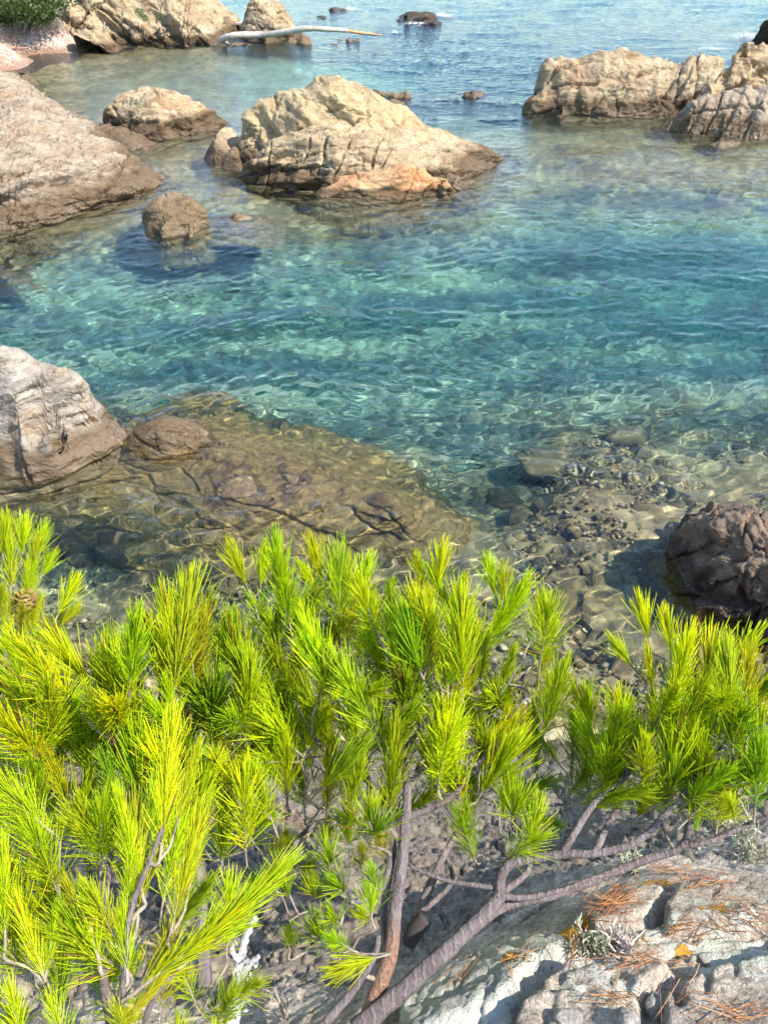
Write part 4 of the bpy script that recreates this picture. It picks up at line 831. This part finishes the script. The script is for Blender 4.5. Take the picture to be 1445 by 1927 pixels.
# centre pine: upright pair of stems
dpine = Pine('upright pine in the middle with twin stems and reddish bark at its foot', PS(690, 1930, 1.56))
dpine.limb([(684, 1940, 1.57), (712, 1862, 1.55), (736, 1790, 1.53), (744, 1710, 1.52), (756, 1630, 1.51), (762, 1560, 1.52), (766, 1480, 1.55), (752, 1390, 1.6), (740, 1300, 1.66), (745, 1220, 1.72)], (.021, .005), 'trunk', M['bark_foot'], bumpy=.06)
dpine.limb([(730, 1800, 1.54), (722, 1720, 1.55), (735, 1640, 1.54), (740, 1590, 1.53), (715, 1540, 1.55), (690, 1460, 1.6), (672, 1370, 1.66), (650, 1270, 1.72)], (.010, .005))
dpine.limb([(762, 1500, 1.54), (800, 1440, 1.58), (850, 1430, 1.6), (892, 1440, 1.6), (940, 1400, 1.65)], (.008, .005))
dpine.limb([(754, 1420, 1.58), (800, 1360, 1.66), (850, 1280, 1.72), (890, 1200, 1.76)], (.008, .005))
dpine.limb([(762, 1540, 1.53), (850, 1500, 1.6), (900, 1420, 1.66), (930, 1330, 1.7), (985, 1240, 1.75)], (.008, .0045))
dpine.limb([(690, 1470, 1.6), (600, 1400, 1.66), (550, 1310, 1.7), (510, 1220, 1.74)], (.007, .004))
dpine.limb([(660, 1320, 1.7), (620, 1240, 1.74), (600, 1160, 1.78)], (.006, .004))
dpine.limb([(738, 1600, 1.53), (715, 1680, 1.5), (660, 1698, 1.48), (625, 1685, 1.48)], (.008, .005), 'branch_stub')
for b, t_, k, c in (((468, 1112), (420, 998), 'fan', BRIGHT), ((489, 1112), (502, 1004), 'fan', BRIGHT), ((608, 1105), (578, 984), 'fan', YOUNG), ((545, 1155), (528, 1062), 'fan', BRIGHT), ((600, 1120), (552, 1040), 'fan', BRIGHT), ((640, 1150), (622, 1040), 'brush', BRIGHT), ((668, 1140), (702, 1020), 'fan', YOUNG), ((652, 1180), (655, 1030), 'brush', OLIVE),
                    ((460, 1325), (447, 1228), 'fan', BRIGHT), ((612, 1255), (556, 1150), 'fan', BRIGHT), ((600, 1360), (545, 1232), 'fan', BRIGHT), ((745, 1305), (668, 1160), 'fan', YOUNG), ((570, 1425), (648, 1275), 'brush', YOUNG), ((720, 1400), (712, 1260), 'brush', BRIGHT), ((770, 1320), (772, 1200), 'brush', YOUNG),
                    ((822, 1120), (836, 994), 'fan', YOUNG), ((800, 1115), (778, 1024), 'fan', YOUNG), ((848, 1145), (884, 1066), 'fan', YOUNG), ((936, 1135), (910, 1026), 'fan', BRIGHT), ((944, 1145), (948, 1042), 'fan', BRIGHT), ((962, 1160), (990, 1088), 'fan', BRIGHT), ((1006, 1195), (1026, 1092), 'fan', YOUNG), ((1030, 1215), (1052, 1148), 'fan', BRIGHT),
                    ((820, 1200), (805, 1090), 'brush', YOUNG), ((858, 1240), (850, 1120), 'fan', YOUNG), ((890, 1260), (905, 1150), 'fan', YOUNG), ((835, 1300), (790, 1200), 'fan', YOUNG), ((870, 1330), (880, 1220), 'brush', YOUNG), ((940, 1300), (975, 1200), 'brush', BRIGHT), ((1010, 1290), (1040, 1200), 'open', BRIGHT), ((905, 1420), (1010, 1320), 'fan', YOUNG), ((890, 1438), (980, 1400), 'fan', YOUNG),
                    ((705, 1230), (700, 1110), 'brush', BRIGHT), ((735, 1180), (740, 1080), 'brush', BRIGHT), ((575, 1200), (590, 1090), 'brush', BRIGHT), ((640, 1240), (640, 1130), 'brush', YOUNG), ((520, 1230), (500, 1130), 'open', BRIGHT), ((760, 1420), (760, 1290), 'brush', BRIGHT), ((640, 1440), (600, 1330), 'brush', BRIGHT), ((815, 1230), (760, 1130), 'fan', BRIGHT), ((690, 1310), (600, 1260), 'fan', BRIGHT), ((1000, 1350), (1050, 1250), 'open', BRIGHT)):
    dpine.px(b, t_, 1.78 - .00028 * max(0, b[1] - 1100), k, c)
dpine.fill([(440, 1300), (560, 1180), (700, 1180), (900, 1200), (1040, 1240), (1050, 1400), (960, 1480), (800, 1560), (620, 1560), (480, 1500), (430, 1400)], 84, (1.55, 1.95), ['brush', 'fan', 'brush', 'open'], [YOUNG, BRIGHT, BRIGHT, GREEN, OLIVE, DEEP], (.15, .28), .34, 7)
dpine.fill([(480, 1560), (700, 1540), (780, 1540), (720, 1640), (700, 1790), (560, 1800), (500, 1700)], 22, (1.45, 1.75), ['tuft', 'open'], [GREEN, GREEN, DEEP, OLIVE], (.09, .14), .5, 9)
dpine.fill([(820, 1440), (1060, 1430), (1090, 1560), (960, 1570), (850, 1530)], 16, (1.7, 2.0), ['open', 'brush'], [GREEN, DEEP, OLIVE, GREEN], (.13, .2), .45, 19)
dpine.px((690, 1560), (700, 1460), 1.45, 'tuft', BRIGHT); dpine.px((700, 1730), (690, 1630), 1.42, 'tuft', GREEN); dpine.px((630, 1800), (625, 1740), 1.45, 'tuft', BRIGHT); dpine.px((720, 1800), (590, 1840), 1.45, 'fan', BRIGHT); dpine.px((545, 1790), (540, 1720), 1.5, 'tuft', GREEN)

# left-centre pine
c_ = Pine('bushy pine left of the middle with several grey stems', PS(385, 1850, 1.68))
c_.limb([(385, 1855, 1.68), (380, 1700, 1.66), (372, 1560, 1.66), (368, 1420, 1.68), (370, 1300, 1.72), (345, 1220, 1.75)], (.018, .005), 'trunk')
c_.limb([(376, 1600, 1.66), (310, 1520, 1.66), (285, 1420, 1.68), (300, 1330, 1.72), (330, 1270, 1.74)], (.009, .004))
c_.limb([(340, 1560, 1.66), (200, 1500, 1.66), (150, 1420, 1.68), (130, 1350, 1.7)], (.009, .004))
c_.limb([(372, 1560, 1.66), (430, 1480, 1.7), (470, 1400, 1.72), (480, 1330, 1.74)], (.008, .004))
for b, t_, k, c in (((322, 1285), (254, 1138), 'fan', YOUNG), ((335, 1262), (300, 1066), 'fan', YOUNG), ((345, 1232), (368, 1034), 'fan', YOUNG), ((370, 1242), (402, 1088), 'fan', YOUNG), ((378, 1236), (440, 1160), 'fan', BRIGHT), ((350, 1290), (345, 1120), 'brush', YOUNG), ((236, 1355), (212, 1178), 'fan', BRIGHT), ((240, 1350), (262, 1230), 'fan', YOUNG), ((110, 1355), (78, 1245), 'fan', YOUNG), ((118, 1360), (30, 1300), 'fan', BRIGHT),
                    ((270, 1420), (255, 1300), 'fan', BRIGHT), ((150, 1440), (120, 1310), 'brush', BRIGHT), ((300, 1440), (310, 1310), 'brush', YOUNG), ((400, 1420), (390, 1290), 'open', BRIGHT), ((200, 1480), (190, 1340), 'open', BRIGHT), ((350, 1480), (340, 1340), 'open', GREEN)):
    c_.px(b, t_, 1.76 - .0003 * max(0, b[1] - 1200), k, c)
c_.fill([(20, 1380), (150, 1300), (300, 1280), (440, 1280), (520, 1420), (560, 1560), (420, 1640), (180, 1640), (10, 1560)], 80, (1.5, 1.85), ['brush', 'fan', 'brush', 'open'], [YOUNG, BRIGHT, BRIGHT, GREEN, OLIVE, DEEP], (.15, .28), .34, 11)

# left-edge pine
a_ = Pine('pine at the left edge reaching up beside the pale boulder', PS(-60, 1560, 1.75))
a_.limb([(-70, 1600, 1.78), (-40, 1450, 1.78), (-10, 1320, 1.8), (20, 1210, 1.82), (45, 1120, 1.85)], (.017, .006), 'trunk')
a_.limb([(-5, 1300, 1.8), (60, 1220, 1.82), (105, 1170, 1.84)], (.007, .004))
for b, t_, k, c in (((5, 1060), (14, 942), 'fan', BRIGHT), ((40, 1055), (48, 950), 'fan', YOUNG), ((72, 1050), (90, 966), 'fan', BRIGHT), ((72, 1095), (112, 1022), 'fan', BRIGHT), ((105, 1165), (157, 1064), 'fan', YOUNG), ((108, 1185), (160, 1124), 'fan', YOUNG), ((20, 1120), (20, 1000), 'brush', BRIGHT), ((60, 1130), (66, 1040), 'brush', BRIGHT), ((10, 1260), (28, 1150), 'fan', YOUNG), ((0, 1290), (75, 1230), 'fan', YOUNG), ((50, 1200), (80, 1110), 'brush', BRIGHT), ((15, 1200), (5, 1090), 'open', BRIGHT), ((110, 1260), (130, 1190), 'open', GREEN), ((0, 1180), (50, 1160), 'fan', BRIGHT)):
    a_.px(b, t_, 1.86, k, c)
a_.fill([(-40, 1120), (60, 1100), (140, 1190), (130, 1290), (20, 1340), (-40, 1340)], 16, (1.78, 2.0), ['open', 'brush'], [BRIGHT, GREEN, OLIVE], (.13, .18), .5, 13)

# near bottom-left pine, close to the camera
b_ = Pine('nearest pine filling the bottom left corner with long bright sprays', PS(200, 2060, 1.15))
b_.limb([(200, 2060, 1.15), (215, 1960, 1.1), (235, 1830, 1.06), (245, 1720, 1.04), (290, 1600, 1.04), (330, 1500, 1.06)], (.0075, .0025), 'trunk')
b_.limb([(170, 2060, 1.12), (120, 1940, 1.08), (90, 1850, 1.05)], (.006, .003))
b_.limb([(260, 2040, 1.1), (280, 1900, 1.05), (330, 1830, 1.05)], (.006, .003))
b_.limb([(215, 1960, 1.1), (190, 1800, 1.08), (200, 1680, 1.08), (210, 1600, 1.1)], (.008, .004))
for b, t_, k, c, sp in (((330, 1830), (575, 1590), 'plume', YOUNG, .95), ((240, 1880), (480, 1690), 'plume', YOUNG, .9), ((300, 1620), (330, 1310), 'plume', YOUNG, .8), ((270, 1690), (215, 1460), 'plume', YOUNG, .75), ((330, 1560), (380, 1380), 'plume', YOUNG, .8), ((320, 1760), (385, 1490), 'plume', YOUNG, .75), ((350, 1700), (400, 1470), 'plume', OLIVE, .5), ((240, 1720), (250, 1540), 'plume', YOUNG, .85),
                        ((90, 1860), (18, 1660), 'plume', YOUNG, .8), ((85, 1850), (110, 1680), 'plume', YOUNG, .8), ((10, 1780), (5, 1560), 'plume', YOUNG, .8), ((190, 1830), (150, 1640), 'brush', BRIGHT, .9), ((240, 1850), (230, 1680), 'brush', BRIGHT, .9), ((130, 1990), (80, 1840), 'open', BRIGHT, 1.), ((260, 1990), (200, 1860), 'open', BRIGHT, 1.), ((330, 1990), (340, 1870), 'tuft', BRIGHT, 1.), ((200, 1960), (320, 1830), 'plume', OLIVE, .9), ((40, 1960), (10, 1820), 'open', BRIGHT, 1.), ((410, 1985), (400, 1900), 'tuft', BRIGHT, 1.)):
    b_.px(b, t_, 1.06, k, c, sp, .25)
b_.fill([(0, 1560), (150, 1560), (330, 1600), (420, 1750), (480, 1900), (380, 1960), (0, 1960)], 34, (1.08, 1.4), ['open', 'brush', 'open'], [BRIGHT, GREEN, OLIVE, BRIGHT], (.12, .18), .5, 17)

# ------------------------------------------------------------------ small things on the rock
def on_ground(u, v, lift=.0):
    h, n = ground(u, v)
    return (np.array(h) + np.array(n) * lift, np.array(n)) if h is not None else (P(u, v, 3.), np.array([0, 0, 1.]))
# fallen needles
rng = np.random.default_rng(31); VV, FF, k0 = [], [], 0; VT = []
t = NT('dry_needle'); n = t.n('Attribute'); n.attribute_name = 'tone'
t.principled(t.ramp(n.outputs['Fac'], (0., (.20, .075, .03)), (.5, (.42, .18, .07)), (1., (.55, .33, .16))), .7); M['dry'] = t.m
for u, v, ru, rv, cnt, ang in ((1150, 1712, 45, 18, 70, .35), (1160, 1690, 40, 14, 40, .3), (1290, 1758, 45, 12, 34, .3), (1200, 1812, 60, 12, 36, -.1), (1330, 1665, 70, 16, 44, .1), (1400, 1730, 60, 22, 46, -.4), (1160, 1885, 60, 16, 22, -.45), (1250, 1888, 50, 14, 18, .4), (1380, 1915, 60, 14, 40, -.1), (1090, 1795, 18, 22, 30, 1.2), (840, 1840, 70, 16, 14, .7), (965, 1870, 20, 40, 8, -1.2), (1180, 1780, 40, 14, 20, 0.), (560, 1555, 40, 20, 36, -.3), (620, 1560, 70, 30, 20, .2), (420, 1900, 80, 50, 26, .4), (980, 1812, 16, 10, 14, .6), (1240, 1640, 60, 14, 30, .2), (700, 1650, 120, 50, 16, .5), (1300, 1830, 60, 30, 10, .3)):
    for _ in range(int(cnt * .55)):
        p0, nr = on_ground(u + rng.normal() * ru * .55, v + rng.normal() * rv * .55)
        a = ang + rng.normal() * .35; L_ = rng.uniform(.04, .08); dr = np.array([math.cos(a), math.sin(a), 0]); dr -= nr * (dr @ nr); dr /= np.linalg.norm(dr) + 1e-9; sd = np.cross(nr, dr)
        c = p0 + nr * rng.uniform(.003, .012); tilt = nr * rng.normal() * .012; bow = sd * rng.normal() * .006; r = .0007
        pts = [c - dr * L_ / 2 - tilt, c + bow, c + dr * L_ / 2 + tilt]
        for q in pts: VV += [q + sd * r, q + nr * r * 1.6, q - sd * r]
        for j in (0, 3):
            for i in range(3): FF.append((k0 + j + i, k0 + j + (i + 1) % 3, k0 + j + 3 + (i + 1) % 3, k0 + j + 3 + i))
        k0 += 9; VT += [rng.random()] * 9
me = raw_mesh('pine_needle_litter', VV, FF); add_tone(me, VT); o = obj('pine_needle_litter', me, M['dry']); tag(o, 'fallen orange-brown pine needles scattered on the lichen rock', 'needle litter', kind='stuff')
# loose stones on the ledge
t = NT('loose_stone'); p = t.n('TexCoord').outputs['Object']; nn = t.noise(p, 3, 6, .75); t.principled(t.mix(t.ramp(nn, (.35, 0.), (.65, 1.)), (.28, .23, .18), (.58, .54, .48)), .9, t.bump(nn, .6, .1)); M['loose'] = t.m
for i, (u, v, r, lb) in enumerate(((1068, 1922, .022, 'small pale stone at the bottom edge of the lichen rock'), (1325, 1812, .014, 'white pebble wedged in the crack right of the dry tuft'), (1300, 1812, .011, 'tiny grey pebble beside the white pebble in the crack'), (1240, 1905, .03, 'angular pale stone between the two front slabs'), (1180, 1925, .03, 'broad flat stone at the bottom edge below the centre slab'))):
    p0, nr = on_ground(u, v, .004); m_ = STONES[i].copy(); m_.materials.append(M['loose']); o = obj('loose_stone', m_); o.location = p0; o.scale = (r, r * .85, r * .8); o.rotation_euler = (i, .3 * i, 2 * i); tag(o, lb, 'stone')
# little grey-leaved plants
t = NT('grey_leaf'); n = t.n('Attribute'); n.attribute_name = 'tone'; t.principled(t.mix(n.outputs['Fac'], (.26, .29, .16), (.50, .50, .36)), .8); M['grey_leaf'] = t.m
t = NT('straw'); n = t.n('Attribute'); n.attribute_name = 'tone'; t.principled(t.mix(n.outputs['Fac'], (.42, .34, .28), (.70, .64, .58)), .8); M['straw'] = t.m
def herb(u, v, n, hgt, spread, mat, seed, lb, leafy=True, up=(0, 0, 1)):
    p0, nr = on_ground(u, v); root = empty('herb', p0); tag(root, lb, 'plant'); rg = np.random.default_rng(seed)
    for k in range(n):
        d_ = np.array([rg.normal() * spread, rg.normal() * spread, 1]); d_ /= np.linalg.norm(d_); L_ = hgt * rg.uniform(.6, 1.1)
        m1 = d_ * L_ * .5 + rg.normal(size=3) * .008; e1_ = d_ * L_ + rg.normal(size=3) * .015
        st = obj('stalk', tube_mesh('stalk', [(0, 0, -.01), m1, e1_], [.0014, .0012, .0007], 5, 4), M['straw'], root)
        if leafy:
            V_, F_, T_ = [], [], []
            for j in range(26):
                f = rg.uniform(.3, 1.); c = (m1 + (e1_ - m1) * (f - .5) * 2) if f > .5 else m1 * f * 2
                a_v = rg.normal(size=3) + d_ * .8; a_v /= np.linalg.norm(a_v); sd = np.cross(a_v, rg.normal(size=3)); sd /= np.linalg.norm(sd); ll = rg.uniform(.014, .03); i0 = len(V_); nn_ = np.cross(a_v, sd)
                V_ += [c - sd * .0011, c + sd * .0011, c + a_v * ll * .6 + sd * .0013 + nn_ * .002, c + a_v * ll * .6 - sd * .0013 + nn_ * .002, c + a_v * ll]; F_ += [(i0, i0 + 1, i0 + 2), (i0, i0 + 2, i0 + 3), (i0 + 3, i0 + 2, i0 + 4)]; T_ += [rg.random()] * 5
            me_ = raw_mesh('leaves', V_, F_); add_tone(me_, T_); lf = obj('leaves', me_, mat, st); lf['kind'] = 'stuff'
    return root
for m_ in ():
    pass
herb(1405, 1600, 16, .13, .55, M['grey_leaf'], 1, 'silvery feathery plant at the right edge below the pine branches')
herb(1340, 1560, 9, .11, .5, M['grey_leaf'], 2, 'grey-green wispy plant left of the silvery one at the right edge')
herb(1440, 1500, 10, .12, .5, M['grey_leaf'], 3, 'wispy grey plant highest at the right edge')
herb(1105, 1790, 9, .05, .5, M['grey_leaf'], 4, 'small pale tuft with dry roots in the rock crack')
herb(1160, 1790, 11, .05, .7, M['straw'], 5, 'dry bleached tuft in the crack right of the small pale tuft')
herb(1185, 1640, 6, .04, .6, M['grey_leaf'], 6, 'tiny green plant beside the lower pine limb')
herb(540, 1920, 10, .13, .25, M['straw'], 7, 'clump of dry straw stalks at the bottom left of the pine trunk', False)
# dead lichen-crusted twig
dead = empty('dead_twig', PS(438, 1945, 1.4)); tag(dead, 'bleached dead twig crusted with white lichen at the bottom', 'twig'); og = np.array(dead.location)
for pts, r in (([(438, 1950, 1.42), (445, 1860, 1.38), (452, 1800, 1.36), (470, 1745, 1.34), (482, 1728, 1.33)], (.008, .004)), ([(446, 1850, 1.38), (470, 1815, 1.36), (488, 1800, 1.35)], (.006, .003)), ([(450, 1810, 1.36), (436, 1790, 1.35), (440, 1775, 1.35)], (.005, .002)), ([(440, 1900, 1.4), (470, 1870, 1.38), (492, 1845, 1.37)], (.004, .002))):
    obj('stem', tube_mesh('stem', [PS(*q) - og for q in pts], np.linspace(r[0], r[1], len(pts)), 7, 6, .28, len(pts)), M['dead'], dead)
rg = np.random.default_rng(77); V_, F_ = [], []
for k in range(90):
    u, v = [(446, 1850), (475, 1812), (452, 1800), (470, 1850), (442, 1900)][k % 5]; c = PS(u + rg.normal() * 9, v + rg.normal() * 18, 1.36 + rg.normal() * .01) - og
    a_v = rg.normal(size=3); a_v /= np.linalg.norm(a_v); sd = np.cross(a_v, rg.normal(size=3)); sd /= np.linalg.norm(sd); i0 = len(V_); l_ = rg.uniform(.004, .009)
    V_ += [c, c + a_v * l_ + sd * l_ * .5, c + a_v * l_ * 1.6, c + a_v * l_ - sd * l_ * .5]; F_.append((i0, i0 + 1, i0 + 2, i0 + 3))
lf = obj('lichen_frond', raw_mesh('lichen_frond', V_, F_, False), M['dead'], dead); lf['kind'] = 'stuff'
# bare dead branches in the shade under the pines
for i, (pts, r, lb) in enumerate((([(770, 1770, 1.72), (800, 1690, 1.76), (830, 1620, 1.8), (868, 1555, 1.84), (880, 1520, 1.86)], (.011, .004), 'dead grey branch rising in the shade right of the twin stems'), ([(790, 1720, 1.74), (850, 1660, 1.78), (840, 1600, 1.82), (875, 1540, 1.85)], (.006, .003), 'thinner dead branch crossing the shaded grey one'), ([(600, 1940, 1.5), (660, 1870, 1.5), (705, 1800, 1.5), (712, 1760, 1.5)], (.008, .004), 'crooked bare branch left of the pine trunk foot'), ([(520, 1640, 1.8), (580, 1560, 1.85), (650, 1540, 1.88), (720, 1580, 1.85)], (.007, .003), 'bare dark branch arching over the shaded rock'), ([(20, 1700, 1.6), (60, 1600, 1.65), (80, 1520, 1.7), (110, 1470, 1.72)], (.009, .004), 'dark bare branch on the ground at the left edge'))):
    o = obj('dead_branch', tube_mesh('dead_branch', [PS(*q) for q in pts], np.linspace(r[0], r[1], len(pts)), 7, 6, .1, i), M['bark']); tag(o, lb, 'branch')
# pine cone on the left-edge pine, charred cone stub by the trunk
t = NT('cone'); t.principled((.30, .19, .06), .6); M['cone'] = t.m
t = NT('char'); t.principled((.055, .045, .04), .8); M['char'] = t.m
def cone(pos, ln, w, mat, name, lb, axis):
    root = empty(name, pos); tag(root, lb, 'pine cone'); q = Vector(axis).to_track_quat('Z', 'Y'); root.rotation_mode = 'QUATERNION'; root.rotation_quaternion = q
    core = stone_mesh('core', 2); core.materials.append(mat); o = obj('core', core, None, root); o.scale = (w * .62, w * .72, ln * .7)
    sm = raw_mesh('scale', [(-.5, 0, 0), (.5, 0, 0), (.6, .35, .7), (0, .6, 1.), (-.6, .35, .7), (0, .15, .5)], [(0, 1, 5), (1, 2, 5), (2, 3, 5), (3, 4, 5), (4, 0, 5)], False); sm.materials.append(mat)
    for k in range(40):
        f = k / 40; r = w * .5 * math.sin(math.pi * (.12 + .8 * f)) ; a = k * 2.39996
        o = obj('scale', sm, None, root); o.location = (math.cos(a) * r, math.sin(a) * r, (f - .5) * ln); o.rotation_euler = (-.25, 0, a - math.pi / 2); o.scale = (w * .34, w * .30, ln * .2)
cone(PS(48, 1133, 1.82), .05, .034, M['cone'], 'pine_cone', 'ochre pine cone on the pine at the left edge', (.3, .1, .8))
o = obj('charred_stub', tube_mesh('charred_stub', [PS(770, 1775, 1.66), PS(782, 1750, 1.64), PS(800, 1728, 1.63)], [.014, .017, .015], 9, 5, .05, 3), M['char']); tag(o, 'charred black stub of wood right of the pine trunk', 'stub')
